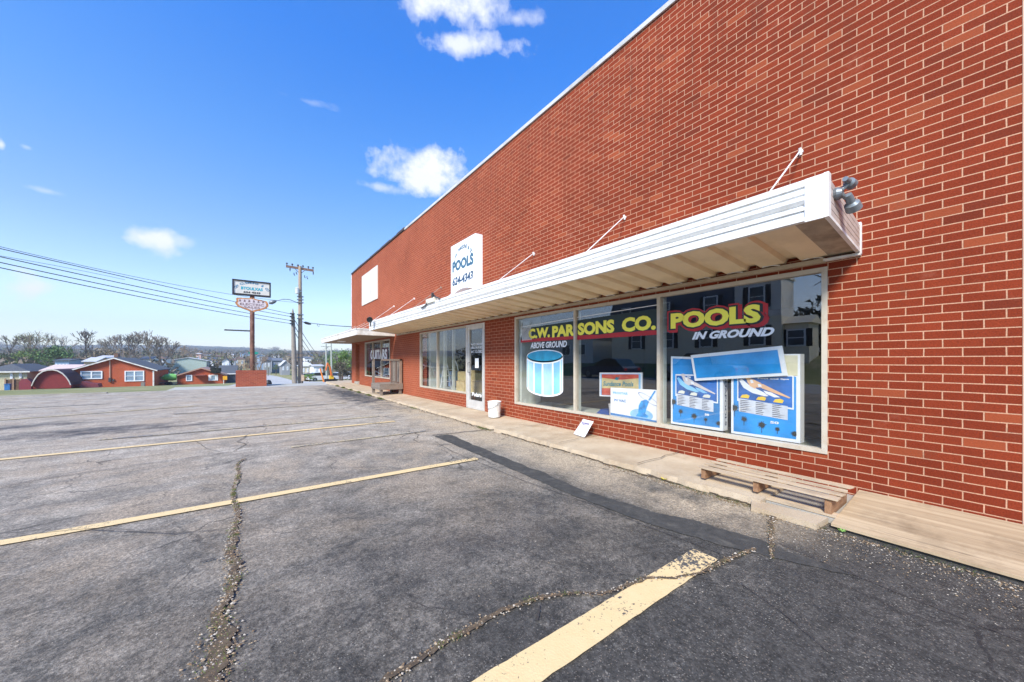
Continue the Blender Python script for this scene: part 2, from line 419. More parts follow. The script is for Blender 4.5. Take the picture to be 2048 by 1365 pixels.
def glass_mat(name, ior=2.55, tint=(.97, .98, .98), rough=.0):
    m, nt, b = newmat(name); nt.nodes.remove(b)
    fr = nt.nodes.new('ShaderNodeFresnel'); fr.inputs['IOR'].default_value = ior
    gb = nt.nodes.new('ShaderNodeNewGeometry')
    nt.links.new(mth(nt, 'ADD', ior, mth(nt, 'MULTIPLY', gb.outputs['Backfacing'], 1/ior-ior)), fr.inputs['IOR'])
    tr = nt.nodes.new('ShaderNodeBsdfTransparent'); tr.inputs[0].default_value = (*tint, 1)
    gl = nt.nodes.new('ShaderNodeBsdfGlossy'); gl.inputs['Roughness'].default_value = rough
    mx = nt.nodes.new('ShaderNodeMixShader'); nt.links.new(fr.outputs[0], mx.inputs[0])
    nt.links.new(tr.outputs[0], mx.inputs[1]); nt.links.new(gl.outputs[0], mx.inputs[2])
    g = nt.nodes.new('ShaderNodeNewGeometry')
    bp = nt.nodes.new('ShaderNodeBump'); bp.inputs['Strength'].default_value = .05; bp.inputs['Distance'].default_value = .01
    nt.links.new(noise(nt, g.outputs['Position'], 1.2, 2), bp.inputs['Height']); nt.links.new(bp.outputs[0], gl.inputs['Normal'])
    nt.links.new(mx.outputs[0], nt.nodes['Material Output'].inputs[0]); return m


def grass_mat(name, a, b_, c_):
    m, nt, b = newmat(name); v = tcoord(nt)
    c = mixc(nt, ramp(nt, noise(nt, v, .12, 8, .7), [(.35, 0.), (.65, 1.)]), a, b_)
    c = mixc(nt, ramp(nt, noise(nt, v, .5, 6, .7), [(.52, 0.), (.66, 1.)]), c, c_)
    c = mixc(nt, ramp(nt, noise(nt, v, 6, 4, .7), [(.3, 0.), (.8, .5)]), c, tuple(x*.5 for x in a))
    nt.links.new(c, b.inputs['Base Color']); b.inputs['Roughness'].default_value = .95
    bump(nt, b, noise(nt, v, 14, 4), .6, .05); return m


M_ASPH = asphalt_mat(); M_PAINT = paint_mat(); M_FADED = faded_paint_mat()
M_ROAD = concrete_mat('grey_road', (.20, .198, .195), (.26, .255, .245), (.15, .145, .14), .3)
M_WALK = concrete_mat('tan_concrete', (.40, .305, .205), (.50, .405, .29), (.22, .145, .08))
M_KERB = concrete_mat('kerb_concrete', (.30, .28, .25), (.40, .37, .32))
M_PATCH = concrete_mat('fresh_asphalt_patch', (.030, .029, .027), (.056, .053, .048), (.15, .135, .11), 5.)
M_SOIL = concrete_mat('soil_in_crack', (.055, .038, .024), (.12, .085, .05), (.02, .016, .012), 14.)
M_WHITE = plain((.76, .76, .75), .38, var=.05, dirt=(.46, .42, .37), dscale=3.)
M_WHITE2 = plain((.72, .70, .66), .5, var=.06, dirt=(.45, .38, .30), dscale=2.5)
M_PINKW = plain((.50, .42, .38), .5, var=.08, dirt=(.36, .27, .22), dscale=4)
M_SOFFIT = plain((.80, .64, .42), .55, var=.10, scale=2, dirt=(.68, .52, .32), dscale=2.2)
M_FRAME = plain((.50, .45, .37), .42, metal=.0, var=.08, dirt=(.38, .30, .22), dscale=6)
M_BLACK = plain((.012, .012, .014), .5)
M_DARKM = plain((.05, .055, .06), .5)
M_GREYM = plain((.16, .18, .20), .45, metal=.4)
M_RUST = plain((.20, .075, .035), .7, var=.4, scale=12, dirt=(.10, .05, .035))
M_GLASS = glass_mat('shop_glass'); M_GLASSF = glass_mat('far_glass', 2.2, (.4, .45, .5))
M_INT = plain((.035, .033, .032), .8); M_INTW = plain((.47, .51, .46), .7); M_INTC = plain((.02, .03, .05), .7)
M_POLE = wood_mat('utility_pole_wood', (.27, .20, .145), (.40, .31, .23), 2)
M_POLE2 = wood_mat('grey_pole_wood', (.20, .17, .145), (.30, .26, .22), 2)
M_PALLET = wood_mat('pallet_pine', (.33, .235, .15), (.56, .45, .32), 1, 1., (.15, .11, .08))
M_PALLETD = wood_mat('pallet_block', (.20, .10, .05), (.34, .19, .10), 0)
M_PLY = wood_mat('weathered_plywood', (.29, .20, .115), (.54, .42, .275), 1, .4, (.10, .07, .045))
M_GREYWOOD = wood_mat('weathered_grey_wood', (.16, .125, .10), (.27, .22, .18), 1)
M_BLUE = plain((.015, .17, .52), .5, var=.15); M_DBLUE = plain((.01, .085, .40), .5); M_LBLUE = plain((.22, .52, .80), .5, var=.2, scale=3)
M_TEAL = plain((.02, .28, .47), .5, var=.25); M_PWHITE = plain((.80, .82, .84), .55, var=.03)
M_YEL = plain((.90, .83, .09), .5, var=.05); M_RED = plain((.42, .018, .025), .55); M_DGREEN = plain((.006, .022, .024), .5)
M_SKIN = plain((.76, .45, .24), .6); M_SKIN2 = plain((.66, .60, .58), .6)
M_GRASS = grass_mat('grass_and_dry_grass', (.15, .18, .05), (.32, .27, .12), (.42, .34, .20))
M_LAWN = grass_mat('lawn', (.07, .12, .025), (.10, .15, .035), (.14, .15, .05))
M_HILL = grass_mat('wooded_hill', (.06, .065, .04), (.10, .085, .065), (.05, .075, .035))


# ------------------------------------------------------------------ lettering
_tc = {}


def glyphs(s, bold=0.0, shear=0.0, space=1.0):
    key = (s, bold, shear, space)
    if key in _tc: return _tc[key]
    cu = bpy.data.curves.new('t', 'FONT'); cu.body = s; cu.size = 1; cu.offset = bold; cu.shear = shear; cu.space_character = space
    cu.resolution_u = 3
    o = bpy.data.objects.new('t', cu); C.objects.link(o)
    dg = bpy.context.evaluated_depsgraph_get(); me = bpy.data.meshes.new_from_object(o.evaluated_get(dg))
    vs = [tuple(v.co) for v in me.vertices]; fs = [tuple(p.vertices) for p in me.polygons]
    bpy.data.objects.remove(o); bpy.data.curves.remove(cu); bpy.data.meshes.remove(me)
    _tc[key] = (vs, fs); return vs, fs


def bbox(vs):
    return min(v[0] for v in vs), max(v[0] for v in vs), min(v[1] for v in vs), max(v[1] for v in vs)


def text_on(mb, s, fn, u0, u1, v0, v1, bold=.02, shear=0., grow=0., space=1.0, ref=None):
    """fit the word s in the box u0..u1 x v0..v1 of the surface map fn(u,v); grow widens strokes for an outline"""
    vs, fs = glyphs(s, bold+grow, shear, space)
    a = bbox(glyphs(s, bold, shear, space)[0])
    ku = (u1-u0)/(a[1]-a[0]); kv = (v1-v0)/(a[3]-a[2])
    mb.add([fn(u0+(x-a[0])*ku, v0+(y-a[2])*kv) for x, y, _ in vs], fs)


def text_arc(mb, s, fn, uc, vc, r, size, a0, a1, bold=.02, squash=1.0):
    chars = list(s); n = len(chars)
    for i, ch in enumerate(chars):
        if ch == ' ': continue
        t = R(a0+(a1-a0)*i/max(1, n-1))
        vs, fs = glyphs(ch, bold); a = bbox(vs); cx = (a[0]+a[1])/2
        rot = t-math.pi/2
        out = []
        for x, y, _ in vs:
            x = (x-cx)*size; y = y*size
            out.append(fn(uc+r*math.cos(t)+x*math.cos(rot)-y*math.sin(rot), vc+(r*math.sin(t)+x*math.sin(rot)+y*math.cos(rot))*squash))
        mb.add(out, fs)


def on_wall(ynear_left, X):      # u grows towards the camera-right end of the front, v is height
    return lambda u, v: (X, ynear_left-u, v)


# ------------------------------------------------------------------ terrain
from mathutils import noise as MN


def zt(x, y):
    """height of the land: flat lot, then falling away to the town, then rising to the wooded ridge"""
    if y < 21.0: z = -.03
    elif y < 80: z = -.03-(y-21.0)*.0445
    elif y < 260: z = -2.66-(y-80)*.002
    elif y < 700: z = -3.02+(y-260)*.030
    else: z = 10.2+(y-700)*.030
    if y > 120: z += (MN.noise(Vector((x*.006, y*.006, 0)))*3.)*min(1, (y-120)/200)
    if x < -16.5 and y < 45:                      # raised lawns over the street behind the camera
        z = max(z, -.03+min(1.7, (-16.5-x)*.24))*(1 if y < 30 else (45-y)/15)+(0 if y < 30 else min(0, z)*(y-30)/15)
    return z


ys = [-60, -40, -20, -10, 0, 10, 18, 20.9, 21.1, 23, 26, 30, 34, 38, 42, 46, 50, 55, 60, 66, 72, 78, 84, 92, 100, 115, 130, 150, 175, 200, 230, 260, 300, 350, 400, 460, 530, 620, 720]
xs = [-500, -350, -250, -180, -130, -100, -80, -60, -50, -42, -36, -31, -28, -25.5, -23.5, -21, -19, -17.5, -16.6, -14, -12, -9, -6, -3, 0, 3, 6, 9, 12, 16, 20, 26, 34, 45, 60, 80, 110, 150, 200, 280, 380, 500]
mb = MB(); mb.add([(x, y, zt(x, y)) for y in ys for x in xs], [(j*len(xs)+i, j*len(xs)+i+1, (j+1)*len(xs)+i+1, (j+1)*len(xs)+i) for j in range(len(ys)-1) for i in range(len(xs)-1)])
struct('ground', mb, M_GRASS, smooth=True)


def ridge(x, y):
    z = 10.5+(y-720)*.032
    z += 9*MN.noise(Vector((x*.0022+5, y*.003, 1)))+5*MN.noise(Vector((x*.007, y*.007, 2)))
    z += 1.5*MN.noise(Vector((x*.03, y*.03, 3)))+1.6*MN.noise(Vector((x*.11, y*.11, 6)))-4
    return z+(y-720)*.012*(1 if x < 0 else max(.2, 1-x/900))


hy = [720+i*24 for i in range(0, 40)]; hx = [-1500+i*16 for i in range(0, 160)]
mb = MB(); mb.add([(x, y, ridge(x, y) if y > 720 else zt(x, y)-.5) for y in hy for x in hx], [(j*len(hx)+i, j*len(hx)+i+1, (j+1)*len(hx)+i+1, (j+1)*len(hx)+i) for j in range(len(hy)-1) for i in range(len(hx)-1)])
struct('hills', mb, M_HILL)

# parking lot, the road along its far end and the street that runs down into the town
mb = MB(); nx, ny = 30, 50
for j in range(ny+1):
    for i in range(nx+1):
        x = -9+i*(12.9/nx); y = -12+j*(33.6/ny)
        mb.v.append((x, y, .004*MN.noise(Vector((x*.8, y*.8, 0))) if 0 < i < nx else 0))
for j in range(ny):
    for i in range(nx): mb.f.append((j*(nx+1)+i, j*(nx+1)+i+1, (j+1)*(nx+1)+i+1, (j+1)*(nx+1)+i)); mb.m.append(0)
struct('parking_lot', mb, M_ASPH, smooth=True)
mb = MB()
mb.box(-16.2, -9, -60, 17.2, -.06, -.012)
mb.box(-60, -9, 17.2, 21.0, -.06, -.012)
struct('road', mb, M_ROAD)


def strip(mb, pts, w, dz):
    """ribbon laid on the land"""
    vs = []
    for i, (x, y) in enumerate(pts):
        a = pts[max(0, i-1)]; b = pts[min(len(pts)-1, i+1)]; t = Vector((b[0]-a[0], b[1]-a[1])).normalized(); n = Vector((t.y, -t.x))
        for s in (-1, 1): vs.append((x+s*n.x*w/2, y+s*n.y*w/2, zt(x, y)+dz))
    mb.add(vs, [(2*i, 2*i+1, 2*i+3, 2*i+2) for i in range(len(pts)-1)])


pts = []
for i in range(50):
    y = 22+i*3.6; x = 2.6+.005*y if y < 70 else 2.9-((y-70)/45.)**2*1.9
    pts.append((x, y))
mb = MB(); strip(mb, pts, 8.2, .05); struct('street', mb, concrete_mat('pale_street', (.36, .35, .34), (.44, .43, .41), (.28, .27, .26), .3))
mb = MB(); strip(mb, [(8.5, 22), (9.5, 30), (11, 40), (13, 52), (15, 66)], 7.5, .03)
struct('gravel_yard', mb, concrete_mat('tan_gravel', (.36, .30, .23), (.44, .38, .30)))
mb = MB(); strip(mb, [(-3.2+k*1.0, 23.6) for k in range(8)], 4.6, .04); tag(mb.build('verge', concrete_mat('pale_verge', (.36, .34, .29), (.44, .42, .36), (.22, .25, .12), .5)), kind='structure')
# grass verge kerb on the far side of the cross road
mb = MB(); mb.box(-40, -4.6, 21.0, 21.16, -.1, .05)
struct('kerb', mb, M_KERB)

# walk along the shop front, with its rough outer edge
mb = MB(); e = []
random.seed(3)
y = 1.28
while y < 24.0:
    e.append((3.66+.035*MN.noise(Vector((y*2.3, 0, 0)))+.02*random.uniform(-1, 1)+(.05 if 5.6 < y < 6.4 else 0), y)); y += .11
top = [(x, y, .062) for x, y in e]; low = [(x-.03, y, -.05) for x, y in e]; inn = [(D+.6, y, .098) for x, y in e]
n = len(e); mb.add(top+low+inn, [(i, n+i, n+i+1, i+1) for i in range(n-1)]+[(i+1, 2*n+i+1, 2*n+i, i) for i in range(n-1)])
mb.poly([top[0], low[0], (D+.6, e[0][1], -.05), inn[0]])
struct('sidewalk', mb, M_WALK)
# joints in the walk
mb = MB()
for yj in (2.55, 3.9, 5.2, 6.7, 8.2, 9.9, 11.9, 14.2, 16.6, 19):
    p = [(3.70+i*.145, yj+.02*random.uniform(-1, 1)) for i in range(7)]
    mb.add([(x, y-.006, .0905+(x-3.66)*.0145) for x, y in p]+[(x, y+.006, .0905+(x-3.66)*.0145) for x, y in p], [(i, i+1, 8+i, 7+i) for i in range(6)])
tag(mb.build('sidewalk_joints', M_SOIL), kind='structure')
# loose kerb slab in front of the pallet and the sunken edge behind it
mb = MB(); mb.prism([(3.52, .86, -.03), (3.50, 1.30, -.03), (3.68, 1.36, -.03), (3.74, .84, -.03)], (0, 0, .075))
tag(mb.build('concrete_slab', M_WALK), 'narrow cracked concrete slab lying loose at the lot edge in front of the pallet', 'slab')
mb = MB(); mb.box(3.76, D+.1, -4, 1.275, -.04, .04); struct('pavement', mb, M_KERB)

# painted bay lines
def bay(x0, x1, y0, w, m, seed, name='parking_line', sl=0.):
    random.seed(seed); mb = MB(); n = max(12, int((x1-x0)/.06)); a = []; b = []
    for i in range(n+1):
        x = x0+(x1-x0)*i/n; j = random.uniform(-.0025, .0025); yy = y0+sl*(x-x0)
        a.append((x, yy-w/2+j, .010)); b.append((x, yy+w/2+random.uniform(-.0025, .0025), .010))
    mb.add(a+b, [(i, i+1, n+2+i, n+1+i) for i in range(n)])
    return tag(mb.build(name, m), kind='structure')


bay(.35, 2.46, 1.185, .165, M_PAINT, 1); bay(-3.2, 2.43, 4.235, .115, M_PAINT, 2, sl=-.02)
bay(-6.2, 2.5, 7.80, .12, M_PAINT, 3, sl=-.012); bay(.5, 2.62, 6.30, .08, M_FADED, 4)
bay(-2.0, 2.45, 8.75, .11, M_FADED, 5, sl=-.03); bay(-7.6, -1.2, 12.1, .13, M_FADED, 6, sl=.25); bay(-1.5, 2.4, 11.9, .10, M_FADED, 7)
bay(-8.5, -3.4, 15.9, .12, M_FADED, 8)

# repair strip of fresh asphalt
random.seed(5)
pl = []; pr = []
ctl = [(.55, 2.93, 2.96), (1.16, 2.68, 2.98), (1.7, 2.56, 2.82), (2.45, 2.51, 2.70), (4.0, 2.54, 2.76), (5.86, 2.56, 2.84)]
for i in range(len(ctl)-1):
    for k in range(22):
        t = k/22; y = ctl[i][0]*(1-t)+ctl[i+1][0]*t; a = ctl[i][1]*(1-t)+ctl[i+1][1]*t; b = ctl[i][2]*(1-t)+ctl[i+1][2]*t
        pl.append((a+.02*MN.noise(Vector((y*5, 1, 0)))+random.uniform(-.006, .006), y, .006)); pr.append((b+.05*MN.noise(Vector((y*3, 5, 0)))+random.uniform(-.01, .01), y, .006))
mb = MB(); n = len(pl); mb.add(pl+pr, [(i, n+i, n+i+1, i+1) for i in range(n-1)]); struct('asphalt_patch', mb, M_PATCH)


# cracks: jagged soil-filled gaps, with grit and moss in the wide ones
CW = .56


def crack(pts, ws, seed, mat=M_SOIL, z=.0135, jag=.22, step=.022):
    random.seed(seed); ctr = []
    for i in range(len(pts)-1):
        a = Vector(pts[i]); b = Vector(pts[i+1]); L_ = (b-a).length; n = max(2, int(L_/step))
        for k in range(n):
            t = k/n; ctr.append((a.lerp(b, t), ws[i]*(1-t)+ws[i+1]*t))
    ctr.append((Vector(pts[-1]), ws[-1]))
    A = []; B = []
    for i, (p, wd) in enumerate(ctr):
        q = ctr[min(i+7, len(ctr)-1)][0]-ctr[max(i-7, 0)][0]; t = q.normalized() if q.length > 0 else Vector((0, 1)); nn = Vector((-t.y, t.x))
        wob = wd*.7*MN.noise(Vector((i*.13, seed, 0)))+wd*.25*MN.noise(Vector((i*.6, seed, 3)))
        l = wd*.5*(1+jag*random.uniform(-1, 1)); r = wd*.5*(1+jag*random.uniform(-1, 1))
        A.append((*(p+nn*(wob+l*CW)), z)); B.append((*(p+nn*(wob-r*CW)), z))
    mb = MB(); n = len(A); mb.add(A+B, [(i, i+1, n+i+1, n+i) for i in range(n-1)])
    struct('crack', mb, mat)
    return ctr


G = lambda *ps: [gnd(*p) for p in ps]
main = crack(G((420, 1420), (425, 1365), (440, 1290), (438, 1250), (455, 1200), (470, 1160), (462, 1110), (468, 1060), (478, 1030), (468, 1005), (466, 985), (478, 950), (474, 930), (490, 918)) , [.12, .12, .13, .085, .06, .075, .07, .055, .05, .04, .03, .045, .03, .03], 11)
second = crack(G((735, 1400), (780, 1365), (870, 1300), (960, 1252), (1005, 1225), (1075, 1200), (1130, 1192), (1200, 1192), (1240, 1180), (1290, 1160), (1350, 1160), (1400, 1150), (1480, 1112), (1510, 1100)), [.06, .05, .05, .055, .05, .045, .03, .022, .035, .04, .03, .03, .04, .03], 12)
kerbgap = crack([(3.625+.02*math.sin(k*1.7), 1.3+k*.5) for k in range(38)], [.05]*38, 17, M_SOIL, .0125, .5)
third = crack(G((1545, 1120), (1540, 1080), (1545, 1040), (1520, 1012), (1495, 1000)), [.02, .035, .06, .10, .08], 13)
M_FINE = plain((.045, .038, .034), .9)
for i, (ps, wd) in enumerate([(((466, 905), (492, 890), (475, 885), (500, 868), (530, 868)), .02), (((0, 975), (120, 955), (250, 935), (470, 905), (560, 893), (660, 886)), .022),
                              (((170, 1063), (300, 1068), (350, 1071), (440, 1062)), .012), (((0, 1080), (150, 1062), (190, 1060)), .01), (((0, 907), (60, 897), (200, 888)), .018),
                              (((620, 938), (690, 938), (780, 935)), .012), (((865, 872), (960, 862), (1010, 858)), .05), (((390, 883), (415, 900), (440, 905)), .012),
                              (((870, 885), (905, 905), (1050, 965), (1180, 1010), (1320, 1065), (1440, 1110)), .012), (((1080, 1215), (1075, 1245)), .015),
                              (((1480, 1170), (1560, 1225), (1660, 1310)), .008), (((1560, 1090), (1700, 1150), (1900, 1230), (2048, 1290)), .010), (((430, 1120), (400, 1128)), .02),
                              (((0, 800), (200, 793), (420, 783), (530, 781)), .05), (((560, 800), (610, 799)), .05), (((100, 880), (240, 862), (400, 850)), .04),
                              (((1010, 858), (1100, 890), (1250, 935), (1400, 985), (1480, 1003)), .022)]):
    crack(G(*ps), [wd]*len(ps), 30+i, M_FINE, .012)


def icorock(mb, c, r):
    a = random.random()*6.28; q = [(1, 0, 0), (0, 1, 0), (-1, 0, 0), (0, -1, 0)]
    ca, sa = math.cos(a), math.sin(a); sx, sy, sz = r*random.uniform(.7, 1.3), r*random.uniform(.6, 1.1), r*random.uniform(.4, .8)
    vs = [(c[0]+(x*sx*ca-y*sy*sa), c[1]+(x*sx*sa+y*sy*ca), c[2]) for x, y, _ in q]+[(c[0], c[1], c[2]+sz)]
    mb.add(vs, [(0, 1, 4), (1, 2, 4), (2, 3, 4), (3, 0, 4)])


random.seed(21); mb = MB(); mg = MB()
for ctr, dens in ((main, 9), (second, 6), (third, 7)):
    for p, wd in ctr:
        if p.y > 5.6 and random.random() < .6: continue
        for _ in range(int(dens*(.4+wd*14))):
            q = (p.x+random.gauss(0, wd*.36), p.y+random.gauss(0, wd*.3), .012)
            mb.cur = random.choice((0, 0, 1, 2)); icorock(mb, q, random.uniform(.003, .008)*(1 if random.random() < .9 else 1.7))
        if random.random() < .16:
            for _ in range(30):
                q = Vector((p.x+random.gauss(0, wd*.3), p.y+random.gauss(0, wd*.3), .012)); h = random.uniform(.004, .012)
                mg.add([q, q+Vector((.004, .001, 0)), q+Vector((random.uniform(-.006, .006), random.uniform(-.006, .006), h))], [(0, 1, 2)])
def kerbline(y):
    return 3.62 if y > 1.3 else 3.60
for _ in range(2600):
    y = random.choice((random.uniform(-.8, 1.6), random.uniform(.9, 3), random.uniform(1, 9), random.uniform(5, 20)))
    x = kerbline(y)-abs(random.gauss(0, .05))-.01; mb.cur = random.choice((0, 0, 1, 2)); icorock(mb, (x, y, .003), random.uniform(.003, .009)*(1+max(0, y-3)*.08))
for _ in range(1500):
    mb.cur = random.choice((0, 1, 2)); icorock(mb, (3.58-abs(random.gauss(0, .26)), random.uniform(-1.2, 1.1), .003), random.uniform(.002, .006))
for _ in range(700):                                   # loose grit over the lot
    mb.cur = random.choice((1, 2, 2)); icorock(mb, (random.uniform(-2, 3.6), random.uniform(.9, 6), .003), random.uniform(.002, .0055))
tag(mb.build('gravel', [plain((.17, .11, .06), .9), plain((.30, .22, .14), .9), plain((.40, .35, .29), .9)]), kind='stuff')
for y0, k in ((.95, 5), (1.25, 8), (1.6, 9), (1.95, 4), (2.6, 3), (.3, 7), (-.4, 5), (5.9, 6), (9.5, 4), (12.5, 10), (14, 16), (15.5, 14), (17, 10), (18.5, 16), (20, 10)):
    for _ in range(k*22):
        q = Vector((kerbline(y0)-abs(random.gauss(0, .045)), y0+random.gauss(0, .14), .004)); h = random.uniform(.01, .035)*(1+y0*.08)
        mg.add([q, q+Vector((.006, .002, 0)), q+Vector((random.uniform(-.02, .02), random.uniform(-.02, .02), h))], [(0, 1, 2)])
for y0, x0 in ((3.4, D-.03), (3.2, D-.03), (9.8, D-.04), (11.5, D-.04)):
    for _ in range(40):
        q = Vector((x0-abs(random.gauss(0, .02)), y0+random.gauss(0, .15), .098)); mg.add([q, q+Vector((.005, .002, 0)), q+Vector((random.uniform(-.015, .015), random.uniform(-.015, .015), random.uniform(.01, .03)))], [(0, 1, 2)])
tag(mg.build('weeds', plain((.13, .17, .035), .8, var=.5, scale=20)), kind='stuff')
random.seed(9)
for i, (px, py, lab) in enumerate([(1327, 958, 'small crumpled yellow leaf at the walk edge left of the pallet'), (1683, 1062, 'small green sprig below the corner of the plywood sheet')]):
    x, y = gnd(px, py, .02); mb = MB()
    for k in range(7):
        a = k*.9; q = Vector((x, y, .01)); r = .03 if i == 0 else .022
        mb.poly([q, q+Vector((r*math.cos(a), r*math.sin(a), .012)), q+Vector((r*1.3*math.cos(a+.4), r*1.3*math.sin(a+.4), .022)), q+Vector((r*.8*math.cos(a+.8), r*.8*math.sin(a+.8), .014))])
    tag(mb.build('leaf' if i == 0 else 'weed_sprig', plain((.55, .47, .04), .6) if i == 0 else plain((.16, .30, .06), .7)), lab, 'leaf' if i == 0 else 'weed')

# ------------------------------------------------------------------ the brick shop
shop = thing('brick_store_building', 'long red brick pool shop with white metal awnings and big display windows', 'building', (D, 10, 0))
WT = 6.08; YN, YF = -4.0, 21.40
Y1a, Y1b, Z1a, Z1b = 1.03, 6.17, .385, 2.222      # three-pane display window
Y2a, Y2b, Z2a, Z2b = 8.27, 11.47, .435, 2.222      # two-pane window beside the door
YDa, YDb, ZD = 7.38, 8.27, 2.222                   # door
Y3a, Y3b, Z3a, Z3b = 14.64, 18.55, .555, 2.19      # far window
YEa, YEb = 19.65, 20.5                             # recessed entrance
wl = MB(); X1 = D+.24
def wbox(y0, y1, z0, z1): wl.box(D, X1, y0, y1, z0, z1)
wbox(YN, Y1a, -.05, 2.3); wbox(Y1a, Y1b, -.05, Z1a); wbox(Y1a, Y1b, Z1b, 2.3); wbox(Y1b, YDa, -.05, 2.3)
wbox(YDa, Y2b, 2.222, 2.3); wbox(Y2a, Y2b, -.05, Z2a); wbox(Y2b, Y3a, -.05, 2.3); wbox(Y3a, Y3b, -.05, Z3a)
wbox(Y3a, Y3b, Z3b, 2.3); wbox(Y3b, YEa, -.05, 2.3); wbox(YEa, YEb, 2.19, 2.3); wbox(YEb, YF, -.05, 2.3); wbox(YN, YF, 2.3, WT)
wl.build('wall', M_BRICK, shop)
b = MB(); b.box(X1, D+14, YF-.24, YF, -3, WT); b.box(X1, D+14, YN, YN+.24, -.05, WT); b.build('side_wall', M_BRICK, shop)
b = MB(); b.box(X1+.001, D+14, YN+.3, YF-.3, 5.5, 5.6); b.build('roof', plain((.12, .12, .12), .9), shop)
b = MB(); b.box(D-.03, D+.28, YN, 12.9, WT, WT+.05); b.box(D-.03, D-.005, YN, 12.9, WT-.02, WT); b.build('coping', plain((.52, .52, .50), .5, dirt=(.3, .28, .26)), shop)
b = MB(); random.seed(2); y = 12.9
while y < YF:
    y2 = min(y+.42, YF); z = WT+random.uniform(-.0, .03); b.box(D-.04, D+.28, y, y2-.015, WT, z+.055); y = y2
b.build('coping_tile', plain((.055, .04, .04), .8), shop)
b = MB(); b.box(D-.02, D+.05, YF, YF+.05, 2.4, WT); b.build('corner_trim', M_WHITE, shop)
# course repairs: a vertical control joint at the right edge of the photograph
b = MB(); b.box(D-.004, D+.001, -.080, -.069, 0, WT); b.build('control_joint', plain((.55, .36, .27), .8), shop)


def frame_box(mb, y0, y1, z0, z1, bars=(), w=.045, x0=None, x1=None):
    x0 = D-.012 if x0 is None else x0; x1 = D+.07 if x1 is None else x1
    mb.box(x0, x1, y0, y1, z0, z0+w); mb.box(x0, x1, y0, y1, z1-w, z1)
    mb.box(x0, x1, y0, y0+w, z0+w, z1-w); mb.box(x0, x1, y1-w, y1, z0+w, z1-w)
    for yb in bars: mb.box(x0, x1, yb-w/2, yb+w/2, z0+w, z1-w)


XG = D+.03
win1 = MB(); frame_box(win1, Y1a, Y1b, Z1a, Z1b, (4.42, 2.83))
win1 = win1.build('window', M_FRAME, shop); win1['label'] = 'wide three-pane display window with painted lettering'
for ya, yb in ((Y1a+.045, 2.83-.022), (2.83+.022, 4.42-.022), (4.42+.022, Y1b-.045)):
    g = MB(); g.quad((XG, ya, Z1b-.045), (XG, yb, Z1b-.045), (XG, yb, Z1a+.045), (XG, ya, Z1a+.045)); g.build('glass', M_GLASS, win1)
win2 = MB(); frame_box(win2, Y2a, Y2b, Z2a, Z2b, (10.12,)); win2 = win2.build('window', M_FRAME, shop); win2['label'] = 'two-pane window beside the shop door'
for ya, yb in ((Y2a+.045, 10.1), (10.14, Y2b-.045)):
    g = MB(); g.quad((XG, ya, Z2b-.045), (XG, yb, Z2b-.045), (XG, yb, Z2a+.045), (XG, ya, Z2a+.045)); g.build('glass', M_GLASS, win2)
win3 = MB(); frame_box(win3, Y3a, Y3b, Z3a, Z3b, (15.9, 17.2), .05); win3 = win3.build('window', M_FRAME, shop); win3['label'] = 'far window lettered in white on a dark band'
g = MB(); g.quad((XG, Y3a+.05, Z3b-.05), (XG, Y3b-.05, Z3b-.05), (XG, Y3b-.05, Z3a+.05), (XG, Y3a+.05, Z3a+.05)); g.build('glass', M_GLASS, win3)
M_ALU = plain((.55, .54, .52), .4, metal=.2)
door = MB(); frame_box(door, YDa, YDb, .09, ZD, (), .05, D-.02, D+.07)
frame_box(door, YDa+.05, YDb-.05, .10, ZD-.05, (), .075, D-.005, D+.045); door.box(D-.005, D+.045, YDa+.125, YDb-.125, .175, .30)
door = door.build('door', M_ALU, shop)
g = MB(); g.quad((XG, YDa+.125, ZD-.125), (XG, YDb-.125, ZD-.125), (XG, YDb-.125, .30), (XG, YDa+.125, .30)); g.build('glass', M_GLASS, door)
g = MB(); g.tube([(D-.01, YDb-.16, 1.0), (D-.06, YDb-.16, 1.0), (D-.06, YDb-.16, 1.25), (D-.01, YDb-.16, 1.25)], .011, 8); g.build('handle', M_DARKM, door)
g = MB(); g.quad((XG-.004, 7.72, 1.12), (XG-.004, 7.90, 1.12), (XG-.004, 7.90, 1.36), (XG-.004, 7.72, 1.36)); g.build('paper_notice', M_PWHITE, door)
NU = lambda X: (lambda u, v: (X, -u, v))
g = MB(); text_on(g, 'Polara', NU(XG-.005), -8.06, -7.58, .40, .50, .03, .2); text_on(g, 'HRS. M-F 8-5', NU(XG-.005), -8.1, -7.54, 1.60, 1.66, .02)
text_on(g, 'SAT. CLOSED', NU(XG-.005), -8.1, -7.54, 1.50, 1.56, .02); text_on(g, 'PARTS  SERVICE', NU(XG-.005), -8.1, -7.54, 1.695, 1.74, .02); g.build('lettering', M_PWHITE, door)
# entrance recess
ent = MB(); ent.box(D+.5, D+.56, YEa, YEb, 0, 2.19); ent = ent.build('entrance_door', M_BLACK, shop)
g = MB(); frame_box(g, YEa, YEb, .1, 2.19, (20.1,), .06, D+.40, D+.49); g.build('door_frame', M_WHITE2, ent)
b = MB(); b.box(D+.24, D+.5, YEa-.06, YEa-.001, -.05, 2.19); b.box(D+.24, D+.5, YEb+.001, YEb+.06, -.05, 2.19); b.build('recess_wall', M_BRICK, shop)
b = MB(); b.box(D-.06, D+.5, YEa, YEb, .09, .20); b.build('step', M_KERB, shop)
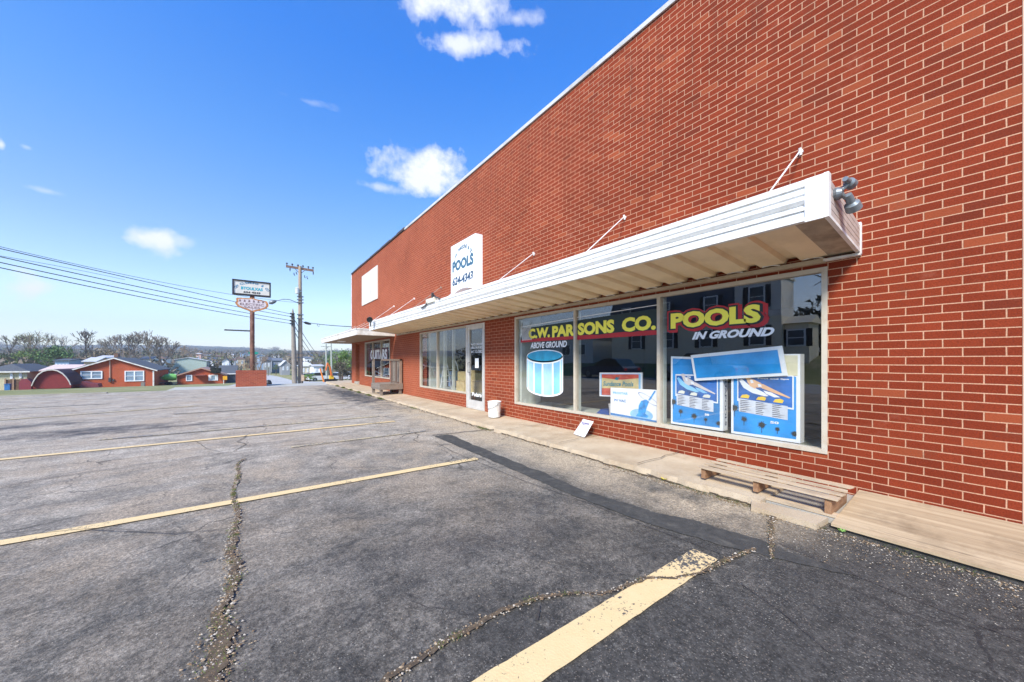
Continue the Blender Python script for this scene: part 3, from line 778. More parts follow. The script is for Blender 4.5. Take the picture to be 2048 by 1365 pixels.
# rooms behind the glass
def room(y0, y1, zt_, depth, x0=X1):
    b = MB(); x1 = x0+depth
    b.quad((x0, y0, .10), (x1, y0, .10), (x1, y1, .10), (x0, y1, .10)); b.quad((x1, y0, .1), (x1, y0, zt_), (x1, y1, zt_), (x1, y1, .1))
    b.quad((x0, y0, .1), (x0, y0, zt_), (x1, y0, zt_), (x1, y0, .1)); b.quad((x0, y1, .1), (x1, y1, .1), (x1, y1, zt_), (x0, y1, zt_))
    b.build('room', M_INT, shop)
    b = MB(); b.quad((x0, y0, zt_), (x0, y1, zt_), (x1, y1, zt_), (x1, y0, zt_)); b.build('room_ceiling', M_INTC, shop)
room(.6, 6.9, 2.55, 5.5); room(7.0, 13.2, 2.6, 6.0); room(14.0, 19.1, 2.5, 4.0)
b = MB(); b.box(X1-.08, X1+.55, .9, 6.18, .30, .386); b.box(X1-.1, X1+.6, 8.3, 11.5, .34, .43); b.box(X1-.1, X1+.5, 14.6, 18.6, .45, .55); b.build('display_ledge', M_INTW, shop)
b = MB(); b.box(D+.10, D+.62, 6.06, 6.17, .386, 2.5); b.box(D+.075, D+.135, 4.40, 4.49, .386, 2.5); b.box(D+.075, D+.145, 2.80, 2.90, .386, 2.5)
b.box(D+.3, D+.9, 11.3, 11.46, .43, 2.55); b.box(D+.2, D+.27, 10.02, 10.11, .43, 2.55); b.box(D+.3, D+.37, 9.65, 9.72, .43, 2.3); b.box(D+.6, D+.7, 17.7, 17.9, .43, 2.3)
b.build('inner_jamb', M_INTW, shop)

# big awning: stepped white fascia, ribbed tan soffit, hanger rods
YA0, YA1, XF = .793, 13.72, 3.527
aw = MB(); prof = [(0, 2.395), (0, 2.425), (.012, 2.43), (.012, 2.475), (.0, 2.48), (.0, 2.505), (.022, 2.515), (.022, 2.530), (.010, 2.535), (-.004, 2.560), (-.004, 2.585), (.016, 2.592), (.016, 2.602), (.004, 2.61), (.004, 2.65), (.014, 2.655), (.014, 2.662), (0, 2.668), (0, 2.719), (.05, 2.719), (.05, 2.395)]
yy = [YA0+.002]; random.seed(8)
while yy[-1] < YA1-.01: yy.append(min(YA1, yy[-1]+1.07))
vs = []
for y in yy:
    o = random.uniform(-.006, .006); oz = random.uniform(-.005, .005)
    vs += [(XF+dx+o, y, z+oz) for dx, z in prof]
n = len(prof); aw.add(vs, [(i*n+k, i*n+(k+1) % n, (i+1)*n+(k+1) % n, (i+1)*n+k) for i in range(len(yy)-1) for k in range(n)]+[tuple(range(n)), tuple(range((len(yy)-1)*n, len(yy)*n))[::-1]])
def fascia_mat():
    m, nt, b = newmat('grimy_white_metal'); v = tcoord(nt, (6, 6, .8)); p = tcoord(nt)
    c = mixc(nt, ramp(nt, noise(nt, p, 2.2, 6, .6), [(.3, 0.), (.7, 1.)]), (.76, .76, .75), (.68, .68, .66))
    c = mixc(nt, ramp(nt, noise(nt, v, 1.5, 7, .75), [(.50, 0.), (.74, .6)]), c, (.42, .39, .34))
    c = mixc(nt, ramp(nt, noise(nt, p, 9, 6, .8), [(.66, 0.), (.72, .7)]), c, (.30, .20, .13))
    nt.links.new(c, b.inputs['Base Color']); b.inputs['Roughness'].default_value = .42
    bump(nt, b, noise(nt, p, 3, 3), .35, .02); return m


aw = aw.build('awning', fascia_mat(), shop); aw['label'] = 'long white awning over the display windows'
# end panel
b = MB(); Bz = lambda x, z0, z1: z0+(z1-z0)*(x-XF)/(D-XF)
for k in range(5):
    f0, f1 = k/5, (k+1)/5
    a = [(x, Bz(x, 2.42+f*(2.70-2.42), 2.315+f*(2.545-2.315))) for x, f in ((XF+.03, f0+.012), (D-.001, f0+.012), (D-.001, f1-.012), (XF+.03, f1-.012))]
    b.prism([(x, YA0, z) for x, z in a], (0, .03, 0))
    if k < 4:
        a = [(x, Bz(x, 2.42+f*(2.70-2.42), 2.315+f*(2.545-2.315))) for x, f in ((XF+.03, f1-.012), (D-.001, f1-.012), (D-.001, f1+.012), (XF+.03, f1+.012))]
        b.prism([(x, YA0+.012, z) for x, z in a], (0, .015, 0))
b.build('end_panel', M_PINKW, aw)
b = MB(); b.prism([(XF-.006, YA0-.006, 2.39), (XF+.055, YA0-.006, 2.385), (XF+.055, YA0-.006, 2.726), (XF-.006, YA0-.006, 2.728)], (0, .03, 0)); b.box(XF-.007, XF-.001, YA0+.0245, YA0+.14, 2.388, 2.724)
b.prism([(D-.035, YA0-.008, 2.285), (D-.0015, YA0-.008, 2.285), (D-.0015, YA0-.008, 2.57), (D-.035, YA0-.008, 2.575)], (0, .035, 0))
b.prism([(XF+.03, YA0-.004, 2.393), (D-.03, YA0-.004, 2.292), (D-.03, YA0-.004, 2.315), (XF+.03, YA0-.004, 2.418)], (0, .03, 0))
b.box(D-.06, D-.002, YA0-.004, YA0+.26, 2.27, 2.292)
b.build('trim', M_WHITE, aw)
def soffit(y0, y1, xf, zf, zb, pitch=.355):
    b = MB(); row = []; y = y0
    while y < y1:
        row += [(y, 0), (y+pitch*.62, 0), (y+pitch*.68, .045), (y+pitch*.94, .045)]; y += pitch
    row = [(min(y, y1), h) for y, h in row]+[(y1, 0)]
    n = len(row); b.add([(xf, y, zf+h*.8) for y, h in row]+[(D-.005, y, zb+h) for y, h in row], [(i, i+1, n+i+1, n+i) for i in range(n-1)])
    return b
soffit(YA0+.22, YA1-.02, XF+.05, 2.405, 2.318).build('soffit', M_SOFFIT, aw)
b = MB(); b.prism([(XF+.05, YA0+.03, 2.402), (D-.005, YA0+.03, 2.312), (D-.005, YA0+.22, 2.312), (XF+.05, YA0+.22, 2.402)], (0, 0, .004)); b.build('soffit_end_sheet', plain((.36, .29, .21), .7, var=.3, scale=5, dirt=(.16, .12, .085), dscale=4), aw)
b = MB(); b.prism([(XF+.05, YA0+.03, 2.66), (D-.01, YA0+.03, 2.54), (D-.01, YA1, 2.54), (XF+.05, YA1, 2.66)], (0, 0, .02)); b.build('deck', M_WHITE2, aw)
b = MB(); b.prism([(XF+.0, YA1, 2.40), (D-.002, YA1, 2.31), (D-.002, YA1, 2.54), (XF+.0, YA1, 2.715)], (0, .02, 0)); b.build('end_panel', M_WHITE2, aw)
b = MB(); b.box(D-.05, D-.003, YA0+.25, YA1, 2.262, 2.302); b.build('ledger_angle', plain((.46, .39, .29), .5, dirt=(.3, .22, .14)), aw)
b = MB(); y = YA0+.24
while y < YA1-.3:
    b.tube([(D-.045, y+.02, 2.306), (D-.05, y+.10, 2.325), (D-.05, y+.18, 2.318)], .006, 5); y += .355
b.build('clip', M_WHITE, aw)
for i in range(7):
    y = 1.24+2.14*i; zw = 3.44+.02*math.sin(i*2.)
    r = MB(); r.tube([(D-.03, y, zw), (3.66, y, 2.74)], .0075, 8); r.tube([(D-.012, y, zw-.035), (D-.035, y, zw+.03)], .014, 8); r.tube([(D, y, zw), (D-.02, y, zw)], .022, 10)
    r.build('hanger_rod', M_WHITE if i != 4 else plain((.33, .25, .20), .6), aw)
# second awning round the far corner
y0, y1, xa = 14.03, 22.0, 3.15
b = MB(); b.box(xa, xa+.05, y0, y1, 2.255, 2.49); b.box(xa+.05, D-.001, y0, y0+.05, 2.255, 2.49); b.box(xa, D+2.2, y1, y1+.05, 2.255, 2.49)
b.box(xa-.015, xa, y0-.015, y1, 2.455, 2.50); b.box(xa-.015, D-.001, y0-.015, y0-.001, 2.455, 2.50)
a2 = b.build('awning', M_WHITE2, shop); a2['label'] = 'lower plain awning over the far corner entrance'
b = MB(); b.box(xa+.05, D-.001, y0+.05, y1, 2.275, 2.30); b.box(D, D+2.2, YF+.06, y1, 2.275, 2.30); b.build('soffit', plain((.27, .185, .11), .7, var=.15), a2)
b = MB(); b.box(xa+.05, D-.001, y0+.05, y1, 2.44, 2.47); b.build('deck', M_WHITE2, a2)
b = MB(); b.box(3.55, 3.85, 19.3, 19.9, 2.255, 2.275); b.build('light_panel', M_PWHITE, a2)
for i in range(4):
    y = 14.7+1.9*i; r = MB(); r.tube([(D-.02, y, 3.15), (3.4, y-.1, 2.5)], .011, 6); r.build('hanger_rod', M_PINKW, a2)

# painted lettering and the painted pool on the glass
XL = XG-.004
def sheet(mb, pts, X): mb.poly([(X, y, z) for y, z in pts])
b = MB(); sheet(b, [(6.02, 1.700), (4.45, 1.685), (4.45, 2.00), (5.95, 1.97)], XL+.003); sheet(b, [(4.39, 1.685), (2.86, 1.69), (2.86, 2.03), (4.39, 2.00)], XL+.003)
text_on(b, 'POOLS', NU(XL+.0005), -2.68, -1.60, 1.725, 1.94, .03, 0, .06)
b.build('lettering_shadow', M_DGREEN, win1)
b = MB(); random.seed(4)
for ya, yb, za in ((6.0, 4.45, 1.70), (4.39, 2.86, 1.685)):
    n = 14; up = []
    for i in range(n+1): up.append((ya+(yb-ya)*i/n, za+.035+random.uniform(0, .02)))
    sheet(b, [(ya, za-.02), (yb, za-.022)]+up[::-1], XL+.0015)
text_on(b, 'POOLS', NU(XL+.0015), -2.69, -1.59, 1.715, 1.95, .03, 0, .085)
text_on(b, 'POOLS', NU(XL+.0021), -2.66, -1.56, 1.70, 1.93, .03, 0, .085)
b.build('lettering_outline', M_RED, win1)
for wd_, u0_, u1_, v0_, v1_ in (('C.W.', -5.74, -5.09, 1.745, 1.945), ('PARSONS', -5.03, -3.60, 1.738, 1.95), ('CO.', -3.46, -2.89, 1.735, 1.952), ('POOLS', -2.67, -1.61, 1.728, 1.938)):
    b = MB()
    if wd_ == 'PARSONS': text_on(b, 'PAR', NU(XL-.001), -5.03, -4.445, v0_, v1_, .055); text_on(b, 'SONS', NU(XL-.001), -4.375, -3.60, v0_, v1_, .055)
    else: text_on(b, wd_, NU(XL-.001), u0_, u1_, v0_, v1_, .055)
    b.build('lettering', M_YEL, win1)
b = MB(); text_on(b, 'IN GROUND', NU(XL-.001), -2.38, -1.48, 1.570, 1.668, .05, .35); b.build('lettering', M_PWHITE, win1)
b = MB(); text_on(b, 'ABOVE GROUND', NU(XL-.001), -5.68, -4.64, 1.545, 1.665, .035, .2)
b.build('lettering', M_PWHITE, win1); b = MB()
for i in range(9):
    t = i*.04; sheet(b, [(6.0-t, 1.98), (5.985-t, 1.98), (5.93-t*.9, 1.72), (5.945-t*.9, 1.72)], XL-.001)
sheet(b, [(6.0, 2.0), (4.45, 2.045), (4.45, 2.055), (6.0, 2.01)], XL-.001); sheet(b, [(4.39, 2.045), (2.86, 2.075), (2.86, 2.085), (4.39, 2.055)], XL-.001)
b.build('painted_stripes', M_PWHITE, win1)
yc, hw = 5.27, .53
def rim(f, zc, r): return [(yc+hw*f*math.cos(a), zc+r*math.sin(a)) for a in [k*math.pi/18 for k in range(36)]]
b = MB(); b.poly([(XL+.002, *p) for p in rim(1.0, 1.39, .125)]); ol = [(yc-hw, 1.39), (yc-hw, .76)]+[(yc-hw*math.cos(k*math.pi/12), .76-.15*math.sin(k*math.pi/12)) for k in range(1, 12)]+[(yc+hw, .76), (yc+hw, 1.39)]
b.poly([(XL+.002, *p) for p in ol]); pool = b.build('pool_picture', M_PWHITE, win1)
b = MB(); b.poly([(XL-.001, *p) for p in rim(.95, 1.395, .10)]); b.build('water', M_TEAL, win1)
b = MB(); ang = [0, .42, .95, 1.5, 2.1, 2.7, math.pi]
for i in range(6):
    a0, a1 = ang[i]+.05, ang[i+1]-.05; n = 5
    lo = [(yc+hw*.96*math.cos(a0+(a1-a0)*k/n), .78-.135*math.sin(a0+(a1-a0)*k/n)) for k in range(n+1)]
    hi = [(yc+hw*.96*math.cos(a0+(a1-a0)*k/n), 1.345-.105*math.sin(a0+(a1-a0)*k/n)) for k in range(n+1)]
    b.cur = i % 2; b.poly([(XL-.001, *p) for p in lo+hi[::-1]])
b.build('pool_wall', [M_LBLUE, plain((.36, .62, .82), .5, var=.25, scale=3)], win1)
b = MB(); sheet(b, [(17.9, 1.30), (15.0, 1.28), (15.0, 1.86), (17.9, 1.84)], XL); b.build('lettering_band', plain((.10, .018, .04), .6), win3)
b = MB(); text_on(b, 'GUITARS', NU(XL-.004), -17.65, -15.1, 1.34, 1.80, .05); b.build('lettering', M_PWHITE, win3)

# raised sign and blank panel on the wall are things of their own
XS = D-.20
s = thing('wall_sign', 'white box sign lettered POOLS in blue, fixed high on the brick wall above the awning', 'sign', (D, 8.14, 3.7))
ya, yb = 7.49, 8.79
out = [(ya, 4.36), (yb, 4.36), (yb, 3.02)]+[(yb-(yb-ya)*k/10, 3.02+.13*math.sin(math.pi*k/10)+.0*k) for k in range(1, 10)]+[(ya, 3.02)]
b = MB(); b.prism([(XS, y, z) for y, z in out], (.199, 0, 0)); b.build('cabinet', M_PWHITE, s)
b = MB(); f = NU(XS-.003)
text_arc(b, 'C.W. PARSONS & CO', f, -8.13, 3.66, .50, .13, 146, 34, .035, .98)
text_on(b, 'POOLS', f, -8.70, -7.58, 3.64, 3.92, .055); b.build('lettering', plain((.05, .13, .20), .6), s)
b = MB(); text_on(b, '624-4343', f, -8.70, -7.60, 3.28, 3.50, .04, .2); b.build('phone_number', plain((.03, .07, .13), .6), s)
s = MB(); s.box(D-.035, D-.001, 16.33, 19.04, 4.05, 5.52)
s = tag(s.build('blank_sign_panel', plain((.58, .55, .50), .7, var=.12, scale=1.5, dirt=(.68, .66, .60), dscale=.9)), 'blank off-white square panel on the far end of the brick wall', 'sign')

# ------------------------------------------------------------------ things in the windows
def board(name, label, cat, corners, thick=.05, face=None, X=None):
    """flat display board standing just behind the glass; corners (y,z) clockwise from top-left as seen"""
    X = X or D+.12
    yc_ = sum(c[0] for c in corners)/4; zb = min(c[1] for c in corners)
    t = thing(name, label, cat, (X+thick/2, yc_, zb))
    b = MB(); b.prism([(X, y, z) for y, z in corners], (thick, 0, 0)); b.build('panel', M_PWHITE, t)
    return t


def bil(cs):
    def f(u, v, X):
        a = Vector(cs[0]).lerp(Vector(cs[1]), u); b_ = Vector(cs[3]).lerp(Vector(cs[2]), u); p = b_.lerp(a, v); return (X, p.x, p.y)
    return f


def poster(label, cs, skin, bright, warm):
    X = D+.10; t = board('pool_poster_board', label, 'display board', cs, .13, X=X)
    t['group'] = 'pool poster boards in the window'
    f = bil(cs); P = lambda pts, dx=.002: [f(u, v, X-dx) for u, v in pts]
    b = MB(); b.poly(P([(.04, .03), (.95, .04), (.95, .97 if not warm else .74), (.04, .97)]))
    b.build('blue_ground', plain((.02, .27, .66), .5, var=.35, scale=2.2), t)
    b = MB(); b.poly(P([(.10, .42), (.92, .37), (.92, .76), (.10, .74)], .003)); b.build('picture_border', M_PWHITE, t)
    b = MB(); b.poly(P([(.12, .44), (.90, .39), (.90, .745), (.12, .72)], .004)); b.build('water_picture', plain((.008, .12, .42), .5, var=.5, scale=4), t)
    if warm:
        b = MB(); b.poly(P([(.45, .76), (.97, .755), (.97, .985), (.45, .985)], .0035)); b.build('cream_corner', plain((.68, .64, .45), .6), t)
    # float and bather, flat printed shapes
    b = MB(); b.poly(P([(.13, .68), (.17, .70), (.30, .62), (.50, .55), (.58, .505), (.52, .50), (.34, .53), (.20, .59)], .005)); b.poly(P([(.50, .57), (.62, .55), (.74, .50), (.66, .495), (.54, .53)], .005)); b.build('float', M_LBLUE if not warm else M_PWHITE, t)
    b = MB()
    b.poly(P([(.21, .745), (.27, .755), (.31, .735), (.29, .71), (.24, .70)], .006)); b.poly(P([(.24, .715), (.30, .715), (.46, .66), (.50, .63), (.44, .60), (.36, .605), (.27, .65)], .0062))
    b.poly(P([(.42, .645), (.50, .645), (.66, .585), (.88, .505), (.86, .495), (.66, .545), (.46, .60)], .0066)); b.poly(P([(.25, .69), (.27, .69), (.34, .62), (.40, .60), (.38, .585), (.30, .615)], .007))
    b.build('printed_bather', skin, t)
    b = MB(); b.poly(P([(.30, .695), (.34, .695), (.36, .655), (.32, .65)], .0074)); b.poly(P([(.42, .645), (.47, .64), (.48, .61), (.43, .61)], .0074)); b.build('swimsuit', M_PWHITE, t)
    b = MB(); b.poly(P([(.12, .455), (.13, .29), (.84, .245), (.84, .405)], .005)); b.build('text_panel', plain((.62, .66, .72), .6), t)
    b = MB(); random.seed(5)
    for k in range(3):
        u0 = .15+k*.24
        for j in range(7):
            v0 = .435-.022*j-k*.012; b.poly(P([(u0, v0), (u0+random.uniform(.08, .19), v0-.004), (u0+.10, v0-.012), (u0, v0-.009)], .0062))
    b.build('small_print', plain((.10, .10, .13), .6), t)
    b = MB()
    for k in range(3):
        u0 = .15+k*.245; v0 = .465-k*.013; b.poly(P([(u0, v0), (u0+.13, v0-.005), (u0+.15, v0+.03), (u0+.10, v0+.045), (u0+.03, v0+.035)], .0064))
    b.build('yellow_shape', bright, t)
    b = MB(); random.seed(3)
    for u0, v0, r in ((.06, .33, .085), (.21, .20, .06), (.48, .155, .075), (.70, .13, .045), (.93, .10, .06)):
        pts = []
        for k in range(26):
            a = 2*math.pi*k/26; rr = r*(1 if k % 2 else .48)*random.uniform(.8, 1.1)
            pts.append((max(.03, min(.955, u0+rr*math.cos(a))), v0+rr*.7*math.sin(a)))
        c0 = (max(.03, min(.955, u0)), v0)
        for k in range(26): b.poly(P([c0, pts[k], pts[(k+1) % 26]], .0066))
        if .03 < u0 < .9: b.poly(P([(u0-.004, v0), (u0+.004, v0), (u0+.004, v0-r*1.3), (u0-.004, v0-r*1.3)], .0064))
    b.build('palm_silhouette', plain((.025, .035, .035), .7), t)
    b = MB(); text_on(b, '88' if not warm else '50', lambda u, v: f(u, v, X-.005), .68 if not warm else .60, .76 if not warm else .72, .185, .215, .04)
    b.build('print', M_PWHITE, t); b = MB()
    if warm: text_on(b, 'Pool and Spa', lambda u, v: f(u, v, X-.0055), .42, .86, .70, .722, .03)
    else: text_on(b, 'S', lambda u, v: f(u, v, X-.0055), .34, .42, .695, .72, .03)
    b.build('print', M_PWHITE, t)
    return t


p1 = poster('blue pool poster board with a pale bather, left of the two under the banner', [(2.71, 1.36), (2.04, 1.335), (2.04, .44), (2.71, .44)], M_SKIN2, plain((.72, .72, .62), .6), False)
p2 = poster('blue pool poster board with a tan bather and yellow shapes under the banner', [(1.945, 1.37), (1.275, 1.372), (1.275, .432), (1.945, .432)], M_SKIN, plain((.85, .56, .04), .6), True)
b = MB(); text_on(b, 'AQUAPOOLS', lambda u, v: (D+.12+.09*v, 2.036, 1.25-.75*u), 0, 1, .2, .8, .03); b.build('side_lettering', plain((.05, .08, .16), .6), p1)
cs = [(2.42, 1.372), (1.425, 1.462), (1.375, 1.142), (2.365, 1.04)]
t = board('blue_banner_board', 'long blue board with a white border leaning tilted across two pool posters', 'display board', cs, .02, X=D+.065)
f = bil(cs); b = MB(); b.poly([f(u, v, D+.062) for u, v in ((.03, .10), (.955, .10), (.955, .88), (.03, .88))]); b.build('blue_face', plain((.012, .25, .60), .45, var=.2, scale=5), t)
cs = [(3.70, .875), (2.885, .89), (2.885, .433), (3.70, .433)]
t = board('pool_cleaner_poster', 'white poster board with a light blue pool cleaner picture, in the middle pane', 'display board', cs, .012, X=D+.06)
f = bil(cs); XP = D+.058; P = lambda pts, dx=0.: [f(u, v, XP-dx) for u, v in pts]
b = MB(); b.poly(P([(u*.0+.68+.235*math.cos(a), .17+.19*math.sin(a)) for u, a in [(0, k*math.pi/14) for k in range(28)]])); b.build('disc', plain((.30, .55, .80), .4, var=.2), t)
b = MB(); b.poly(P([(.57, .10), (.80, .10), (.83, .16), (.76, .22), (.80, .45), (.84, .62), (.78, .68), (.68, .62), (.63, .46), (.62, .22)], .0012)); b.poly(P([(.82, .66), (.86, .66), (.97, .96), (.94, .97)], .0012)); b.build('cleaner_picture', plain((.04, .30, .70), .4, var=.45, scale=14), t)
b = MB()
for k in range(24):
    a0 = k*math.pi/12; a1 = a0+math.pi/12; q = lambda a, r: (.82+r*.20*math.cos(a), .70+r*(.10*math.sin(a)-.17*math.cos(a)))
    b.poly(P([q(a0, 1), q(a1, 1), q(a1, .93), q(a0, .93)], .002))
b.build('hoop_picture', plain((.10, .18, .40), .5), t)
b = MB(); text_on(b, 'PROSTAR', lambda u, v: f(u, v, XP-.001), .06, .40, .78, .86, .03); b.build('heading', plain((.16, .50, .74), .6), t)
b = MB(); text_on(b, 'PV VAC', lambda u, v: f(u, v, XP-.001), .09, .36, .52, .61, .03); b.poly(P([(0, .02), (1, -.0), (1, .05), (0, .10)], .0006)); b.build('print', plain((.06, .22, .50), .6), t)
cs = [(4.06, 1.10), (3.24, 1.12), (3.24, .74), (4.06, .70)]
t = board('sunset_sign', 'orange and yellow sunset sign with blue edges behind the white poster', 'sign', cs, .02, X=D+.22)
f = bil(cs); XP = D+.218; P = lambda pts, dx=0.: [f(u, v, XP-dx) for u, v in pts]
b = MB(); b.poly(P([(.03, .05), (.97, .05), (.97, .95), (.03, .95)])); b.build('edge', M_LBLUE, t)
b = MB(); b.poly(P([(.06, .06), (.93, .06), (.93, .30), (.5, .36), (.06, .34)], .001)); b.poly(P([(.06, .78), (.3, .74), (.5, .70), (.93, .78), (.93, .93), (.06, .93)], .001)); b.build('red_sky', plain((.55, .09, .05), .5, var=.3), t)
b = MB(); b.poly(P([(.06, .34), (.5, .36), (.93, .30), (.93, .78), (.5, .70), (.3, .74), (.06, .78)], .001)); b.build('yellow_sky', plain((.62, .50, .22), .5, var=.25), t)
b = MB(); text_on(b, 'Sundance Pools', lambda u, v: f(u, v, XP-.003), .10, .82, .44, .64, .03, .2); b.poly(P([(.38, .72), (.44, .84), (.46, .78), (.52, .86), (.46, .68)], .003)); b.build('print', plain((.01, .20, .25), .5), t)


def pail(name, label, x, y, z, r, h, lidbail=True, group=None):
    t = thing(name, label, 'bucket', (x, y, z), group)
    M = Matrix.Translation((x, y, z))
    b = MB(); b.lathe([(0, .004), (r*.86, .004), (r*.88, .0), (r*.97, h*.80), (r*1.0, h*.80), (r*1.0, h*.84), (r*.98, h*.85), (r*1.0, h*.95), (r*1.05, h*.955), (r*1.05, h), (r*.98, h), (r*.9, h*.93), (r*.84, .02), (0, .02)], 28, M)
    b.build('body', plain((.74, .73, .70), .4, var=.05, dirt=(.50, .45, .38), dscale=12), t, smooth=True)
    if lidbail:
        b = MB(); b.tube([(x-r*1.07*math.sin(a), y+r*1.07*math.cos(a), z+h*.9-h*.35*math.sin(a)) for a in [k*math.pi/14 for k in range(15)]], .004, 6)
        b.build('handle', M_GREYM, t)
    return t


pail('bucket', 'white plastic bucket standing on the walk right of the shop door', 4.26, 6.50, .094, .145, .335)
pail('bucket', 'small white bucket behind the window glass left of the cleaner poster', D+.30, 3.78, .386, .12, .20, False)
b = MB(); b.prism([(D+.3, 4.2, .386), (D+.3, 3.92, .386), (D+.3, 3.95, .45), (D+.3, 4.1, .47)], (.3, 0, 0)); tag(b.build('pool_cover', plain((.01, .06, .26), .6)), 'folded dark blue pool cover lying low behind the middle pane', 'pool cover')
# pool ladder and cartons behind the two-pane window
t = thing('pool_ladder', 'white A-shaped pool ladder standing behind the two-pane window', 'ladder', (D+.6, 10.55, .43))
for sx in (0, .35):
    b = MB(); b.tube([(D+.5+sx, 10.95, .43), (D+.5+sx, 10.72, 1.15), (D+.5+sx, 10.6, 1.32), (D+.5+sx, 10.45, 1.15), (D+.5+sx, 10.15, .43)], .018, 8); b.build('rail', M_PWHITE, t)
b = MB()
for z in (.6, .8, 1.0): b.box(D+.5, D+.85, 10.9-.30*(z-.43), 10.96-.30*(z-.43), z, z+.025)
b.build('steps', M_PWHITE, t)
M_CART = plain((.55, .42, .18), .7, var=.2, scale=9)
for i, (x, y, z, sy, sz, lab) in enumerate([(D+.35, 8.45, .43, .55, .30, 'lowest yellow carton right of the ladder behind the glass'), (D+.35, 9.05, .43, .50, .28, 'yellow carton on the ledge next to the ladder'), (D+.38, 8.5, .74, .50, .30, 'upper yellow carton of the stack by the door'), (D+.38, 9.04, .72, .48, .27, 'upper yellow carton of the stack next to the ladder')]):
    b = MB(); b.box(x, x+.4, y, y+sy, z, z+sz); b.box(x-.002, x, y+sy*.45, y+sy*.55, z, z+sz); tag(b.build('carton', M_CART), lab, 'carton', 'yellow cartons behind the shop window')
b = MB(); b.prism([(D+.45, 8.95, 1.03), (D+.45, 8.30, 1.03), (D+.45, 8.30, 1.16), (D+.45, 8.75, 1.18)], (.3, 0, 0)); tag(b.build('folded_liner', plain((.08, .10, .12), .5)), 'dark folded pool liner on top of the yellow cartons', 'liner')
b = MB(); b.box(D+.9, D+1.2, 11.0, 11.2, .43, .95); tag(b.build('water_cooler', plain((.25, .40, .65), .5)), 'small blue and white appliance at the left end of the two-pane window', 'appliance')
t = thing('display_railing', 'white curved railing lying low behind the far lettered window', 'railing', (D+.4, 17, .55))
b = MB(); b.tube([(D+.4, 18.3, .62), (D+.4, 18.2, .80), (D+.4, 16.9, .62), (D+.4, 16.2, .72), (D+.4, 15.2, .60)], .025, 6); b.tube([(D+.4, 18.3, .60), (D+.4, 15.2, .58)], .02, 6); b.build('rail', M_PWHITE, t)

# crumpled paper sack
t = MB(); random.seed(6)
O = Vector((4.30, 4.07, .09)); ax = Vector((-.06, -.30, 0)); up = Vector((.18, -.045, .235))
gv = []; nU, nV = 9, 8
for side in (0, 1):
    for j in range(nV+1):
        for i in range(nU+1):
            u, v = i/nU, j/nV; p = O-ax*.5+ax*u*(1-.08*v)+up*v
            puff = .035*math.sin(math.pi*u)*math.sin(math.pi*min(1, v*.9+.05))*(1-.5*v); nrm = Vector((-.79, .15, .6)).normalized()
            p = p+nrm*(puff*(1 if side == 0 else -1)+.008*MN.noise(Vector((u*5, v*5, side*3)))); gv.append(p)
q = (nU+1)*(nV+1); fs = []
for sd_ in (0, 1):
    for j in range(nV):
        for i in range(nU):
            a = sd_*q+j*(nU+1)+i; fs.append((a, a+1, a+nU+2, a+nU+1))
t.add(gv, fs)
for i in range(nU): t.f.append((nV*(nU+1)+i, nV*(nU+1)+i+1, q+nV*(nU+1)+i+1, q+nV*(nU+1)+i)); t.m.append(0)
bag = t.build('paper_sack', plain((.74, .73, .74), .6, var=.04), smooth=True); tag(bag, 'crumpled white paper sack with purple print, slumped against the brick below the window', 'bag')
b = MB(); fn = lambda u, v: O-ax*.5+ax*u+up*v+Vector((-.79, .15, .6)).normalized()*.040
text_on(b, 'Hearthwood', fn, .18, .86, .72, .82, .03, .3); b.poly([fn(u, v) for u, v in ((.16, .62), (.5, .64), (.84, .80), (.88, .90), (.84, .84), (.5, .68))]); b.build('print', plain((.16, .13, .33), .6), bag)

# shipping pallet
t = thing('pallet', 'weathered pine pallet lying on the walk under the display window', 'pallet', (4.02, 1.35, .05))
x0, x1, y0, y1 = 3.76, 4.28, .80, 1.89
random.seed(12)
for i, (xa_, wd) in enumerate(((x0, .10), (x0+.165, .070), (x0+.300, .065), (x0+.437, .075))):
    dz = random.uniform(-.003, .003); b = MB(); b.prism([(xa_, y0-random.uniform(0, .02), .185+dz), (xa_+wd, y0-random.uniform(0, .02), .185+dz), (xa_+wd, y1+random.uniform(0, .02), .19+dz), (xa_, y1+random.uniform(0, .02), .19+dz)], (0, 0, .011)); b.build('deck_board', M_PALLET, t)
for y in (y0+.03, (y0+y1)/2, y1-.07):
    b = MB(); b.box(x0+.02, x1-.02, y, y+.042, .088 if y > 1 else .05, .184); b.build('stringer', M_PALLETD, t)
b = MB(); b.box(x0+.01, x0+.10, y0, y1, .045 if True else 0, .062); b.build('bottom_board', M_PALLET, t)
# plywood sheet laid as a ramp
b = MB(); ply = [(3.635, .80, .024), (4.54, .80, .092), (4.555, -1.62, .090), (3.62, -1.64, .020)]
b.prism(ply, (0, 0, .018)); pl_ = tag(b.build('plywood_sheet', M_PLY), 'weathered plywood sheet laid on the walk at the foot of the bare brick wall', 'plywood')
b = MB(); b.prism([(3.66, .76, .0), (4.0, .765, .0), (3.98, -1.6, .0), (3.64, -1.62, .0)], (0, 0, .023)); tag(b.build('concrete_slab', plain((.07, .06, .05), .9, var=.3, scale=14)), 'dark broken concrete base underneath the plywood sheet', 'slab')

